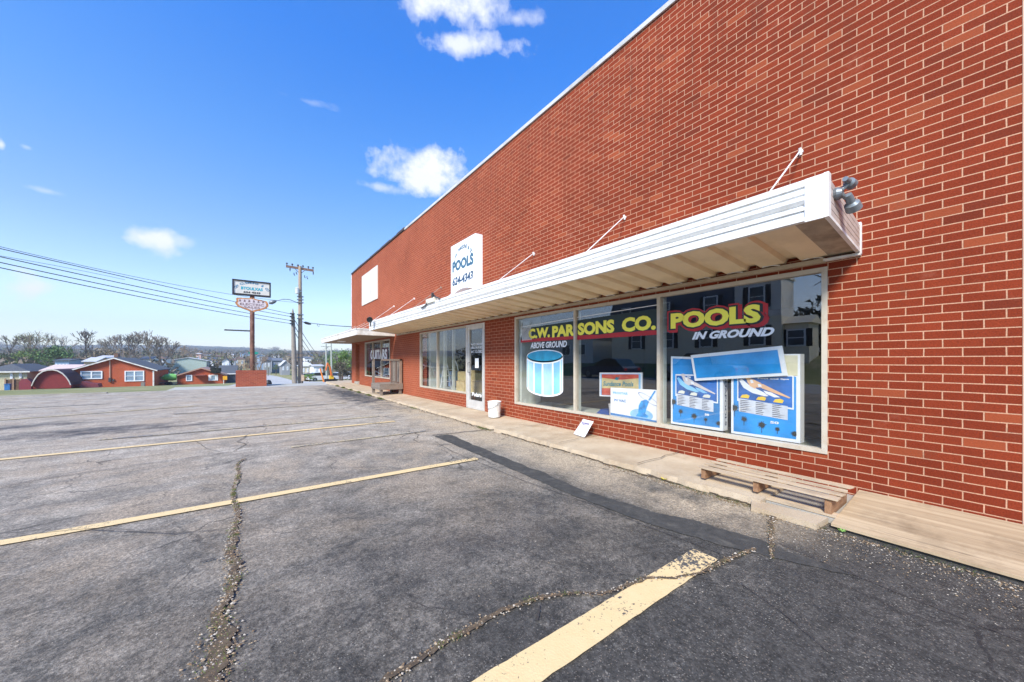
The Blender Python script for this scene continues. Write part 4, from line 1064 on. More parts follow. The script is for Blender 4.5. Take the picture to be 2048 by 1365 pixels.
# wooden loading platform with slatted rail, against the brick between the windows
t = thing('wooden_platform', 'weathered grey wooden platform with an upright slatted side, standing between the windows', 'platform', (4.3, 13.4, .09))
def wb(nm, *a, m=M_GREYWOOD): b = MB(); b.box(*a); return b.build(nm, m, t)
px0, px1, py0, py1 = 3.72, D-.03, 13.05, 14.2
wb('deck', px0, px1, py0, py1, .43, .47); wb('skirt', px0+.01, px1, py0-.0, py0+.035, .26, .429); wb('side_board', px0, px0+.035, py0+.04, py1, .26, .429)
for x in (px0+.02, px1-.12):
    for y in (py0+.04, py1-.12): wb('leg', x, x+.09, y, y+.09, .09, .26)
wb('post', px1-.10, px1-.02, py0+.02, py0+.10, .47, 1.36, m=wood_mat('brown_post', (.22, .14, .10), (.32, .23, .17), 2)); wb('post', px0+.02, px0+.10, py1-.12, py1-.04, .47, 1.36); wb('post', px1-.10, px1-.02, py1-.12, py1-.04, .47, 1.36)
wb('rail', px0+.0, px1, py1-.10, py1-.05, 1.30, 1.37, m=M_BLACK); wb('rail', px1-.09, px1-.03, py0+.1, py1-.12, 1.30, 1.36)
wb('back_rail', px0+.05, px1-.02, py0+.02, py0+.07, 1.30, 1.36)
for k in range(6): wb('slat', px1-.07, px1-.045, py0+.16+k*.15, py0+.24+k*.15, .5, 1.3, m=plain((.22, .19, .165), .8, var=.2, scale=12))
for k in range(2): wb('slat', px1-.10-.16*(k+1), px1-.04-.16*(k+1), py0+.04, py0+.06, .5, 1.3, m=plain((.13, .10, .085), .8))


# floodlights
def bell(mb, c, d, r, L_):
    d = Vector(d).normalized(); q = d.to_track_quat('Z', 'Y').to_matrix().to_4x4(); M = Matrix.Translation(c) @ q
    mb.lathe([(0, 0), (r*.45, .0), (r*.5, L_*.15), (r*.55, L_*.5), (r*.92, L_*.62), (r, L_), (r*.92, L_), (r*.8, L_*.7), (0, L_*.6)], 20, M)
t = thing('floodlight', 'grey twin-headed floodlight on the near end of the big awning', 'floodlight', (3.72, YA0, 2.62))
b = MB(); b.lathe([(0, 0), (.045, 0), (.05, .02), (.035, .05), (0, .05)], 16, Matrix.Translation((3.70, YA0-.001, 2.60)) @ Matrix.Rotation(R(90), 4, 'X')); b.build('base', M_GREYM, t)
m = plain((.20, .23, .255), .35, metal=.2, dirt=(.10, .11, .12))
b = MB(); b.tube([(3.70, YA0-.04, 2.62), (3.72, YA0-.07, 2.66)], .016, 8); bell(b, (3.66, YA0-.07, 2.685), (.9, -.1, -.12), .040, .12); b.build('lamp_head', m, t, smooth=True)
b = MB(); b.tube([(3.70, YA0-.04, 2.59), (3.76, YA0-.06, 2.565)], .016, 8); bell(b, (3.74, YA0-.07, 2.585), (.80, -.1, -.60), .052, .145); b.build('lamp_head', m, t, smooth=True)
b = MB(); b.lathe([(0, -.025), (.02, -.018), (.027, 0), (.02, .018), (0, .025)], 12, Matrix.Translation((3.775, YA0-.08, 2.668))); b.build('bulb', plain((.4, .42, .45), .1), t, smooth=True)
yv, _ = wallp(866, 605, 3.6); t = thing('floodlight', 'cream floodlight with loose wiring on top of the big awning below the POOLS sign', 'floodlight', (3.55, yv, 2.72))
b = MB(); b.box(3.49, 3.60, yv-.30, yv+.18, 2.695, 2.80); b.build('housing', plain((.62, .60, .50), .5), t)
b = MB(); b.tube([(3.5, yv+.5, 2.63), (3.50, yv+.25, 2.66), (3.5, yv+.1, 2.72), (3.55, yv-.2, 2.86), (3.5, yv-.35, 2.80), (3.5, yv-.6, 2.72)], .016, 6); b.tube([(3.5, yv-.2, 2.80), (3.48, yv-.25, 2.9)], .03, 8); b.build('wiring', M_DARKM, t)
yv, zv = wallp(741, 634, 3.4)
t = thing('floodlight', 'small dark floodlight on the far awning near the wire bracket', 'floodlight', (3.4, yv, 2.47))
b = MB(); bell(b, (3.4, yv, 2.78), (-.3, -.7, -.3), .10, .2); b.build('lamp_head', M_DARKM, t, smooth=True); b = MB(); b.tube([(3.4, yv, 2.5), (3.4, yv, 2.8)], .02, 6); b.build('stem', M_DARKM, t)

# ------------------------------------------------------------------ poles, wires, roadside sign
def xat(px, Y):
    t = (px-1024)/FPX; return Y*(ST+t*CT)/(CT-t*ST)


def zat(px, py, Y):
    x = xat(px, Y); return HC+(722-py)/FPX*(x*ST+Y*CT)


def pxpy(p):
    d = p[0]*ST+p[1]*CT; return 1024+FPX*(p[0]*CT-p[1]*ST)/d, 722-FPX*(p[2]-HC)/d


DP = 30.
top = dep(600, 533, DP); bot = dep(601, 765, DP); bot.z = zt(bot.x, bot.y)-.1
t = thing('utility_pole', 'tall brown wooden utility pole with a crossarm at the street corner', 'utility pole', bot)
b = MB(); b.tube([bot, bot.lerp(top, .5), top], [.19, .155, .12], 14); b.build('pole', M_POLE, t, smooth=True)
b = MB(); a1 = dep(572, 532.5, DP-.6); a2 = dep(627.5, 541.5, DP+.6)
dx = (a2-a1).normalized(); nx_ = Vector((-dx.y, dx.x, 0)).normalized(); up = Vector((0, 0, 1))
b.prism([a1-up*.09, a1+up*.09, a2+up*.09, a2-up*.09], nx_*.12); arm = b.build('crossarm', wood_mat('crossarm_wood', (.17, .10, .075), (.27, .17, .13), 0), t)
b = MB()
for f_ in (.03, .22, .42, .60, .80, .97):
    p = a1.lerp(a2, f_)+up*.09; b.lathe([(.03, 0), (.03, .08), (.075, .09), (.075, .15), (.04, .20), (0, .21)], 8, Matrix.Translation(p))
for f_ in (.14, .98): b.lathe([(.03, 0), (.05, -.12), (.02, -.3), (0, -.32)], 8, Matrix.Translation(a1.lerp(a2, f_)-up*.08))
b.build('insulator', M_DARKM, t)
b = MB()
for f_ in (.27, .73): b.tube([a1.lerp(a2, f_), bot.lerp(top, .935)], .022, 5)
for k, (qx, qy) in enumerate(((588, 549), (592.5, 547), (609, 554), (614, 556))):
    q_ = dep(qx, qy, DP); b.tube([q_+Vector((0, 0, .12)), q_, q_+Vector((.06, 0, -.1))], .035, 6)
b.build('brace', M_DARKM, t)
b = MB(); q_ = dep(594.5, 588, DP-.35); b.lathe([(0, 0), (.14, 0), (.15, .05), (.15, .42), (.17, .44), (.12, .50), (0, .50)], 14, Matrix.Translation(q_)); b.box(q_.x, q_.x+.3, q_.y, q_.y+.05, q_.z+.2, q_.z+.26)
b.build('transformer', plain((.50, .52, .52), .5), t)
b = MB()
for py in (594, 600, 606, 630, 638, 707, 716): q_ = dep(600.5, py, DP); b.box(q_.x-.23, q_.x+.23, q_.y-.2, q_.y+.1, q_.z-.03, q_.z+.03)
b.build('bracket', M_GREYM, t)
h0 = dep(598, 607, DP-.1); h1 = dep(565, 599, DP-.8); h2 = dep(553, 602, DP-1.)
b = MB(); b.tube([h0, h0.lerp(h1, .6)+up*.12, h1, h2], .03, 6); b.build('lamp_arm', M_GREYM, t)
b = MB(); h3 = dep(538, 607, DP-1.2); b.tube([h2, h2.lerp(h3, .3), h2.lerp(h3, .7), h3], [.05, .14, .17, .08], 10); b.build('lamp_head', M_GREYM, t, smooth=True)
top2 = dep(585.5, 618, DP-.5); bot2 = dep(589.5, 765, DP-.5); bot2.z = zt(bot2.x, bot2.y)-.1
t = thing('utility_pole', 'shorter grey utility pole leaning beside the tall one', 'utility pole', bot2)
b = MB(); b.tube([bot2, bot2.lerp(top2, .5), bot2.lerp(top2, .9), top2], [.20, .17, .13, .03], 12); b.build('pole', M_POLE2, t, smooth=True)
b = MB()
for py in (628, 634, 642, 648): q_ = dep(584.5, py, DP-.7); b.box(q_.x-.16, q_.x+.16, q_.y-.12, q_.y+.12, q_.z-.05, q_.z+.05)
b.build('bracket', M_DARKM, t)


def wire(A, B, r, label, sag=0., through=None, group=None, n=40):
    A = Vector(A); B = Vector(B)
    P = lambda t, s: A.lerp(B, t)-Vector((0, 0, 4*s*t*(1-t)))
    if through:
        best = min((abs(pxpy(P(i/400, 0))[0]-through[0]), i/400) for i in range(1, 400))[1]; p = P(best, 0); d = p.x*ST+p.y*CT
        sag = (through[1]-pxpy(p)[1])*d/FPX/(4*best*(1-best))
    b = MB(); b.tube([P(i/n, sag) for i in range(n+1)], r, 6)
    return tag(b.build('power_line', M_BLACK), label, 'power line', group)


GW = 'power lines along the street'
for i, (yl, y0_, ym, ye, r, lab) in enumerate([(457, 485.5, 560, 606, .011, 'thin uppermost power line, ending at the tall utility pole'), (463, 494, 566, 629, .018, 'thick second power line from the top, left of the roadside sign'),
                                   (480, 513, 579, 634, .019, 'middle power line of the five, left of the roadside sign'), (492, 525, 589, 642, .019, 'power line just above the lowest one, left of the roadside sign'), (503, 537, 598, 648, .019, 'lowest power line, running to the shorter grey pole')]):
    e = dep(598, ye, DP-.2) if i == 0 else dep(584, ye, DP-.7)
    w_ = wire(dep(-150, yl, 13.5), e, r, lab, through=(300, ym), group=GW)
wire(dep(0, 512, 15.), dep(250, 560, 19.), .008, 'faint thin cable crossing between the two thickest lines', through=(120, 533.5), group=GW)
e = Vector((D-.05, YF-.1, 0)); e.z = zat(704, 654, YF-.1)
wire(dep(604, 644, DP-.3), e, .022, 'black service cable from the poles to the brick corner', sag=.05)
q0 = dep(608, 645, DP-.5); q1 = dep(622, 649, DP-1.6); b = MB(); b.tube([q0, q0.lerp(q1, .3), q0.lerp(q1, .7), q1], [.04, .11, .10, .03], 8); csp = tag(b.build('cable_splice', M_BLACK), 'thick black splice case with a small coil hanging on the service cable', 'cable splice'); b = MB(); q2 = dep(637, 648, DP-3)
b.tube([q2+Vector((.09*math.cos(a), 0, .09*math.sin(a)-.1)) for a in [k*.8 for k in range(8)]], .014, 5); b.build('coil', M_BLACK, csp)
far_p = dep(642, 718, 75)
for k, (ya_, px_, py_, lab) in enumerate([(640, 650, 722, 'upper drop wire running down from the grey pole toward the town'), (652, 640, 720, 'middle drop wire running down from the grey pole toward the town'), (664, 632, 719, 'lower drop wire running down from the grey pole toward the town')]):
    wire(dep(589, ya_, DP-.4), dep(px_, py_, 75), .03, lab, sag=.6, group='drop wires behind the poles')

# roadside sign on a rusty post in a brick planter
YS = dep(503, 768.8, 20.).y
t = thing('roadside_sign', 'rusty pole sign with a white lettered panel over a shield-shaped orange-edged board', 'sign', (xat(504, YS), YS, -.1))
xc = xat(504.5, YS); zt_ = lambda py: zat(504.5, py, YS)
b = MB(); b.tube([(xc, YS, -.05), (xc, YS, zt_(592))], [.115, .105], 14); b.build('post', plain((.14, .065, .045), .75, var=.45, scale=9, dirt=(.28, .17, .12)), t, smooth=True)
x0, x1 = xat(464.5, YS), xat(541.5, YS); z1, z0 = zt_(563), zt_(592.5)
b = MB(); fw = .07; b.box(x0, x1, YS-.16, YS+.16, z0, z0+fw); b.box(x0, x1, YS-.16, YS+.16, z1-fw, z1); b.box(x0, x0+fw, YS-.16, YS+.16, z0+fw, z1-fw); b.box(x1-fw, x1, YS-.16, YS+.16, z0+fw, z1-fw)
fr_ = b.build('frame', M_BLACK, t)
b = MB(); b.box(x0+fw, x1-fw, YS-.12, YS+.12, z0+fw, z1-fw); b.build('panel', plain((.60, .59, .54), .5, var=.05, dirt=(.52, .45, .38), dscale=1), t)
FS = lambda u, v: (u, YS-.127, v)
W_ = x1-x0; H_ = z1-z0
b = MB(); text_arc(b, 'CW CLEMONS & CO', FS, (x0+x1)/2, z0+H_*.10, W_*.44, .19, 152, 28, .03, .75); b.build('arched_lettering', plain((.02, .18, .34), .6), t)
b = MB(); text_on(b, 'BTOULXAS', FS, x0+W_*.22, x0+W_*.78, z0+H_*.36, z0+H_*.56, .04); b.build('lettering', plain((.0, .32, .42), .6), t)
b = MB(); text_on(b, '624 4343', FS, x0+W_*.28, x0+W_*.72, z0+H_*.15, z0+H_*.27, .045); b.build('phone_number', M_BLACK, t)
zz = lambda py: zat(504.5, py, YS); xx = lambda px: xat(px, YS)
sh = [(472, 600.5), (474, 598.5), (482, 598), (497, 598), (504, 596), (512, 598.5), (524, 600), (534, 601.5), (536.5, 606), (537, 611), (532, 616), (520, 620.5), (511, 623), (504.5, 626), (496, 622), (480, 617), (474, 614), (470, 609), (473, 605)]
b = MB(); b.prism([(xx(px), YS-.10, zz(py)) for px, py in sh], (0, .2, 0)); b.build('shield_frame', plain((.50, .22, .08), .7, var=.3, scale=9, dirt=(.20, .09, .04)), t)
sc_ = lambda px, py, k: (504+(px-504)*k, 609.5+(py-609.5)*k)
b = MB(); b.poly([(xx(sc_(px, py, .86)[0]), YS-.105, zz(sc_(px, py, .80)[1])) for px, py in sh]); b.build('shield_face', plain((.56, .50, .52), .6, var=.12, scale=16), t)
b = MB(); fz = lambda u, v: (u, YS-.109, v)
for k in range(6):
    px = 478+k*9.2; b.poly([fz(xx(px), zz(606)), fz(xx(px+4.5), zz(605.5)), fz(xx(px+3.5), zz(602)), fz(xx(px+1), zz(601))])
text_on(b, 'ELECTRIC', fz, xx(480), xx(528), zz(612.5), zz(608), .02); text_on(b, 'SALES', fz, xx(488), xx(520), zz(618), zz(613.8), .02)
b.build('faded_print', plain((.18, .12, .13), .7), t)
b = MB(); b.box(xat(448.5, YS), xc-.08, YS-.04, YS+.04, zt_(663.8), zt_(661.2)); b.build('side_arm', M_DARKM, t)
t = thing('brick_planter', 'low red brick planter box around the roadside sign post', 'planter', (xc, YS, 0))
x0, x1 = xat(471.5, YS-.35), xat(533, YS-.35); zp = zat(500, 741.5, YS-.35); b = MB()
b.box(x0, x1, YS-.45, YS-.25, -.1, zp); b.box(x0, x1, YS+.45, YS+.65, -.1, zp); b.box(x0, x0+.2, YS-.25, YS+.45, -.1, zp); b.box(x1-.2, x1, YS-.25, YS+.45, -.1, zp); b.build('brick_wall', M_BRICK2, t)
b = MB(); b.box(x0+.2, x1-.2, YS-.25, YS+.45, 0, zp-.08); b.build('soil', M_SOIL, t)
b = MB(); random.seed(3)
for k in range(30):
    q = Vector((random.uniform(x0+.3, x1-.2), YS+random.uniform(-.2, .4), zp-.08)); h = random.uniform(.2, .75); b.tube([q, q+Vector((random.uniform(-.05, .05), 0, h*.6)), q+Vector((random.uniform(-.15, .15), 0, h))], [.012, .01, .006], 4)
b.build('dry_stems', plain((.28, .20, .13), .9), t)


# ------------------------------------------------------------------ houses
M_SHING = plain((.075, .082, .092), .85, var=.25, scale=8); M_PANE = glass_mat('house_glass', 2.4, (.25, .33, .42))
M_SHAD = plain((.05, .07, .09), .35, var=.4, scale=1.5)


def house(name, label, pxl, pxr, Y, zb, ze, za, depth, wm, rm, kind='gable', wins=(), cat='house', trim=None, over=.35, group=None, doors=(), axis='X'):
    """body whose front (facing -Y) spans photo columns pxl..pxr at distance Y; zb base, ze eave, za apex heights"""
    x0, x1 = xat(pxl, Y), xat(pxr, Y); xm = (x0+x1)/2
    t = thing(name, label, cat, (xm, Y, zb), group)
    b = MB()
    b.box(x0, x1, Y, Y+depth, zb-.5, ze)
    if kind == 'gable': b.prism([(x0, Y, ze), (x1, Y, ze), (xm, Y, za)], (0, depth, 0))
    elif kind == 'side': b.prism([(x0, Y, ze), (x0, Y+depth, ze), (x0, Y+depth/2, za)], (x1-x0, 0, 0))
    b.build('wall', wm, t)
    b = MB(); o = over; th_ = .14
    if kind == 'gable':
        sl = (za-ze)/((x1-x0)/2)
        for s_, xe in ((-1, x0-o), (1, x1+o)):
            b.prism([(xe, Y-o, ze-o*sl+.01), (xm, Y-o, za+.01), (xm, Y-o, za+th_), (xe, Y-o, ze-o*sl+th_)], (0, depth+2*o, 0))
    elif kind == 'side':
        sl = (za-ze)/(depth/2)
        for ye, in ((Y-o,), (Y+depth+o,)):
            b.prism([(x0-o, ye, ze-o*sl+.01), (x0-o, Y+depth/2, za+.01), (x0-o, Y+depth/2, za+th_), (x0-o, ye, ze-o*sl+th_)], (x1-x0+2*o, 0, 0))
    else:
        q = [(x0-o, Y-o, ze), (x1+o, Y-o, ze), (x1+o, Y+depth+o, ze), (x0-o, Y+depth+o, ze)]; k = min(depth, x1-x0)/2
        r0, r1 = ((x0+k, Y+depth/2, za), (x1-k, Y+depth/2, za)) if x1-x0 >= depth else ((xm, Y+k, za), (xm, Y+depth-k, za))
        if x1-x0 >= depth: b.add(q+[r0, r1], [(0, 1, 5, 4), (1, 2, 5), (2, 3, 4, 5), (3, 0, 4), (0, 3, 2, 1)])
        else: b.add(q+[r0, r1], [(0, 1, 4), (1, 2, 5, 4), (2, 3, 5), (3, 0, 4, 5), (0, 3, 2, 1)])
    b.build('roof', rm, t)
    if trim:
        b = MB(); sl = (za-ze)/((x1-x0)/2) if kind == 'gable' else 0; tw = .2
        if kind == 'gable':
            for xe in (x0-o, x1+o): b.prism([(xe, Y-o-.04, ze-o*sl-.06), (xm, Y-o-.04, za-.06), (xm, Y-o-.04, za+.10), (xe, Y-o-.04, ze-o*sl+.10)], (0, .035, 0))
        else: b.box(x0-o, x1+o, Y-o-.06, Y-o-.001, ze-.10, ze+.08)
        b.build('trim', trim, t)
    for (a, c, z0, z1, div) in wins:
        xa, xb = xat(a, Y), xat(c, Y); b = MB(); f_ = .11
        b.box(xa, xb, Y-.09, Y-.002, z0, z0+f_); b.box(xa, xb, Y-.09, Y-.002, z1-f_, z1); b.box(xa, xa+f_, Y-.09, Y-.002, z0+f_, z1-f_); b.box(xb-f_, xb, Y-.09, Y-.002, z0+f_, z1-f_)
        for k in range(1, div): xk = xa+(xb-xa)*k/div; b.box(xk-.07, xk+.07, Y-.085, Y-.002, z0+f_, z1-f_)
        if div > 1: b.box(xa+f_, xb-f_, Y-.07, Y-.003, (z0+z1)/2-.03, (z0+z1)/2+.03)
        wn = b.build('window', M_PWHITE, t)
        b = MB(); b.quad((xa+f_, Y-.03, z0+f_), (xb-f_, Y-.03, z0+f_), (xb-f_, Y-.03, z1-f_), (xa+f_, Y-.03, z1-f_)); b.build('pane', plain((.22, .30, .38), .25, var=.25, scale=1.), wn)
    for (a, c, z0, z1, m) in doors:
        b = MB(); b.box(xat(a, Y), xat(c, Y), Y-.06, Y-.002, z0, z1); b.build('door', m, t)
    return t


Z = lambda px, py, Y: zat(px, py, Y)
YH = dep(225, 773, 50).y
t = house('brick_house', 'orange-red brick bungalow with a grey roof, white gable trim and two paired windows', 141, 309, YH, Z(225, 773.5, YH), Z(225, 741, YH), Z(225, 717, YH), 11, M_BRICKO, M_SHING,
      'gable', [(161, 205, Z(183, 758.5, YH), Z(183, 742.5, YH), 2), (249.5, 288.5, Z(268, 763, YH), Z(268, 742, YH), 2)], trim=M_WHITE2)
b = MB(); b.box(xat(218.8, YH), xat(221, YH), YH-.10, YH-.002, Z(220, 756, YH), Z(220, 720, YH)); b.build('downspout', plain((.5, .3, .22), .6), t)
b = MB(); b.box(xat(217.5, YH), xat(222.5, YH), YH-.2, YH-.002, Z(220, 764, YH), Z(220, 756, YH)); b.box(xat(225, YH), xat(229, YH), YH-.12, YH-.002, Z(220, 763, YH), Z(220, 759, YH)); b.build('meter_box', M_DARKM, t)
b = MB(); b.box(xat(305.5, YH), xat(308.5, YH), YH-.12, YH-.002, Z(308, 773, YH), Z(308, 742, YH)); b.build('corner_pipe', M_WHITE2, t)
b = MB(); b.box(xat(232, YH+7), xat(240, YH+7), YH+6, YH+7, Z(235, 716, YH), Z(235, 706, YH)); b.build('chimney', plain((.16, .09, .06), .8), t)
b = MB(); b.box(xat(283, YH-1), xat(290, YH-1), YH-1.4, YH-.8, zt(0, YH)-.1, zt(0, YH)+.6); tag(b.build('air_conditioner', plain((.22, .2, .18), .6)), 'small dark air conditioner unit on the grass before the brick bungalow', 'air conditioner')
Yw = YH+2
house('brick_wing', 'low dark red outbuilding with a long pale pinkish roof, left of the bungalow', 88, 140, Yw, zt(-20, Yw), Z(115, 742, Yw), Z(115, 732, Yw), 9, plain((.20, .03, .025), .8), plain((.62, .47, .42), .6), 'side', cat='outbuilding')
# gambrel barn
YB = dep(105, 771, 44).y; zb = Z(105, 772, YB); X = lambda px: xat(px, YB)
t = thing('barn_shed', 'dark red barn-shaped shed with a white-edged rounded roof', 'shed', (X(105), YB, zb))
arc = [(66, 771), (69, 764), (73, 757), (79, 749.5), (88, 743.5), (97, 741), (107, 740.5), (116, 742.5), (126, 748), (133, 755), (138.5, 763), (142, 771)]
b = MB(); b.prism([(X(px), YB, Z(105, py, YB)) for px, py in arc]+[(X(142), YB, zb-.3), (X(66), YB, zb-.3)], (0, 7, 0)); b.build('wall', plain((.20, .018, .020), .7, var=.12), t)
b = MB(); big = [(105+(px-105)*1.035, 771+(py-771)*1.06) for px, py in arc]
for (p, q), (p2, q2) in zip(zip(arc, big), list(zip(arc, big))[1:]):
    b.prism([(X(p[0]), YB-.2, Z(105, p[1], YB)), (X(p2[0]), YB-.2, Z(105, p2[1], YB)), (X(q2[0]), YB-.2, Z(105, q2[1], YB)), (X(q[0]), YB-.2, Z(105, q[1], YB))], (0, 7.4, 0))
b.build('roof', plain((.07, .03, .035), .8), t)
b = MB(); big = [(105+(px-105)*1.05, 771+(py-771)*1.07) for px, py in arc]
for (p, q), (p2, q2) in zip(zip(arc, big), list(zip(arc, big))[1:]):
    b.prism([(X(p[0]), YB-.3, Z(105, p[1]+.6, YB)), (X(p2[0]), YB-.3, Z(105, p2[1]+.6, YB)), (X(q2[0]), YB-.3, Z(105, q2[1], YB)), (X(q[0]), YB-.3, Z(105, q[1], YB))], (0, .1, 0))
b.build('trim', plain((.55, .50, .46), .6), t)
YC = dep(25, 773, 46).y
house('cream_house', 'cream house with a dark grey hipped roof at the edge of town', -40, 54, YC, zt(-20, YC), Z(25, 744, YC), Z(25, 728, YC), 10, plain((.55, .50, .33), .8), M_SHING, 'hip', [(20.5, 26, Z(25, 758, YC), Z(25, 747, YC), 1), (38.5, 43.5, Z(25, 758, YC), Z(25, 745, YC), 1)], trim=M_WHITE2)
YP = YC-1.5
t = thing('wooden_fence', 'brown board fence between the cream house and the red barn', 'fence', (xat(28, YP), YP, zt(0, YP)))
b = MB()
for k in range(20): xk = xat(11, YP)+(xat(42, YP)-xat(11, YP))*k/20; b.box(xk, xk+.085, YP, YP+.03, zt(0, YP), Z(25, 759+(k % 3)*.3, YP))
b.build('boards', plain((.26, .16, .10), .8, var=.3), t)
b = MB()
for px in (11, 27, 42): b.box(xat(px, YP)-.06, xat(px, YP)+.06, YP-.08, YP-.002, zt(0, YP), Z(25, 757, YP))
b.build('post', plain((.34, .22, .14), .8), t)
b = MB(); b.box(xat(12, YP-1), xat(23, YP-1), YP-1.4, YP-1, zt(0, YP)-.1, Z(20, 769, YP-1)); b.box(xat(11.6, YP-1), xat(23.4, YP-1), YP-1.45, YP-.95, Z(20, 769, YP-1), Z(20, 768, YP-1)); tag(b.build('plastic_bin', plain((.03, .16, .42), .5)), 'small blue bin in front of the board fence', 'bin')
t = MB(); q = xat(50, YP); t.box(xat(42, YP-1), xat(66, YP-1), YP-1.5, YP-.6, zt(0, YP)-.1, Z(50, 764, YP)); t.prism([(xat(42, YP-1), YP-1.5, Z(50, 764, YP)), (xat(66, YP-1), YP-1.5, Z(50, 764, YP)), (xat(58, YP-1), YP-1.5, Z(50, 757, YP)), (xat(47, YP-1), YP-1.5, Z(50, 758, YP))], (0, .9, 0)); tag(t.build('covered_trailer', plain((.22, .03, .045), .6)), 'low dark red covered trailer between the fence and the barn', 'trailer')
t = MB(); t.prism([(xat(152, YB), YB+1, zt(0, YB)), (xat(192, YB), YB+1, zt(0, YB)), (xat(190, YB), YB+1, Z(170, 769, YB)), (xat(172, YB), YB+1, Z(170, 768, YB)), (xat(158, YB), YB+1, Z(170, 763.5, YB))], (0, 1.6, 0)); tag(t.build('tarp_heap', plain((.17, .03, .045), .6, var=.3)), 'low maroon tarp-covered heap at the foot of the brick bungalow', 'tarp')
Y2 = dep(400, 768, 60).y
t = house('brick_house', 'small orange-red brick house with shutters, left of the planter', 354, 449, Y2, Z(400, 768.5, Y2), Z(400, 751, Y2), Z(400, 737, Y2), 9, M_BRICKO, plain((.30, .19, .15), .85), 'gable',
          [(372, 384.5, Z(378, 762.5, Y2), Z(378, 750.5, Y2), 1), (421, 432, Z(427, 761.5, Y2), Z(427, 750, Y2), 1)], trim=plain((.42, .24, .17), .7), over=.3)
b = MB()
for a_, c_ in ((417, 420.5), (432.5, 436)): b.box(xat(a_, Y2), xat(c_, Y2), Y2-.08, Y2-.002, Z(427, 761.5, Y2), Z(427, 750, Y2))
b.build('shutter', M_PWHITE, t); b = MB(); b.box(xat(388, Y2), xat(412, Y2), Y2-1.1, Y2-.002, Z(400, 751.5, Y2), Z(400, 750, Y2)); b.build('porch_roof', plain((.22, .06, .04), .7), t)
house('garage', 'small dark garage with a grey shingle roof, between the small brick house and the planter', 440, 470, Y2+5, zt(0, Y2+5), Z(455, 748, Y2+5), Z(455, 733, Y2+5), 8, plain((.10, .10, .11), .8), M_SHING, 'side', cat='garage', trim=M_WHITE2)
b = MB(); random.seed(2)
for k in range(60):
    c_ = Vector((xat(random.uniform(424, 439), Y2-.5), Y2-.6+random.uniform(-.4, .4), Z(430, random.uniform(737, 746), Y2))); b.box(c_.x-.25, c_.x+.25, c_.y-.1, c_.y+.1, c_.z-.12, c_.z+.12, None)
tag(b.build('dark_shrub', plain((.012, .016, .012), .9)), 'very dark evergreen shrub mass at the right eave of the small brick house', 'shrub')
# boat under a green cover
YG = Y2-2; t = thing('covered_boat', 'boat on a trailer under a bright green and white cover, between the two brick houses', 'boat', (xat(337, YG), YG, zt(0, YG)))
zg0, zg1 = Z(337, 762, YG), Z(337, 748.5, YG); x0, x1 = xat(322, YG), xat(353, YG)
def sect(zc, r): return [(0, -r), (0, r)]
b = MB(); b.tube([(x0, YG, zg0+.45), (x0+.5, YG, zg0+.55), (x1-.5, YG, zg0+.55), (x1, YG, zg0+.55)], [.15, .5, .55, .45], 12); b.build('cover', plain((.16, .42, .10), .5), t, smooth=True)
b = MB(); b.prism([(x0+.2, YG-.35, zg1-.35), (x1, YG-.35, zg1-.35), (x1, YG, zg1), (x0+.5, YG, zg1)], (0, .3, 0)); b.build('cover_top', M_WHITE2, t)
b = MB()
for xk in (x0+1.1, x1-1.0): b.tube([(xk, YG-.6, zt(0, YG)+.3), (xk, YG-.4, zt(0, YG)+.3)], .3, 12)
b.build('wheel', M_BLACK, t); b = MB(); b.box(x0-1.5, x1+.1, YG-.5, YG+.4, zt(0, YG)+.35, zt(0, YG)+.45); b.build('trailer_frame', M_DARKM, t)


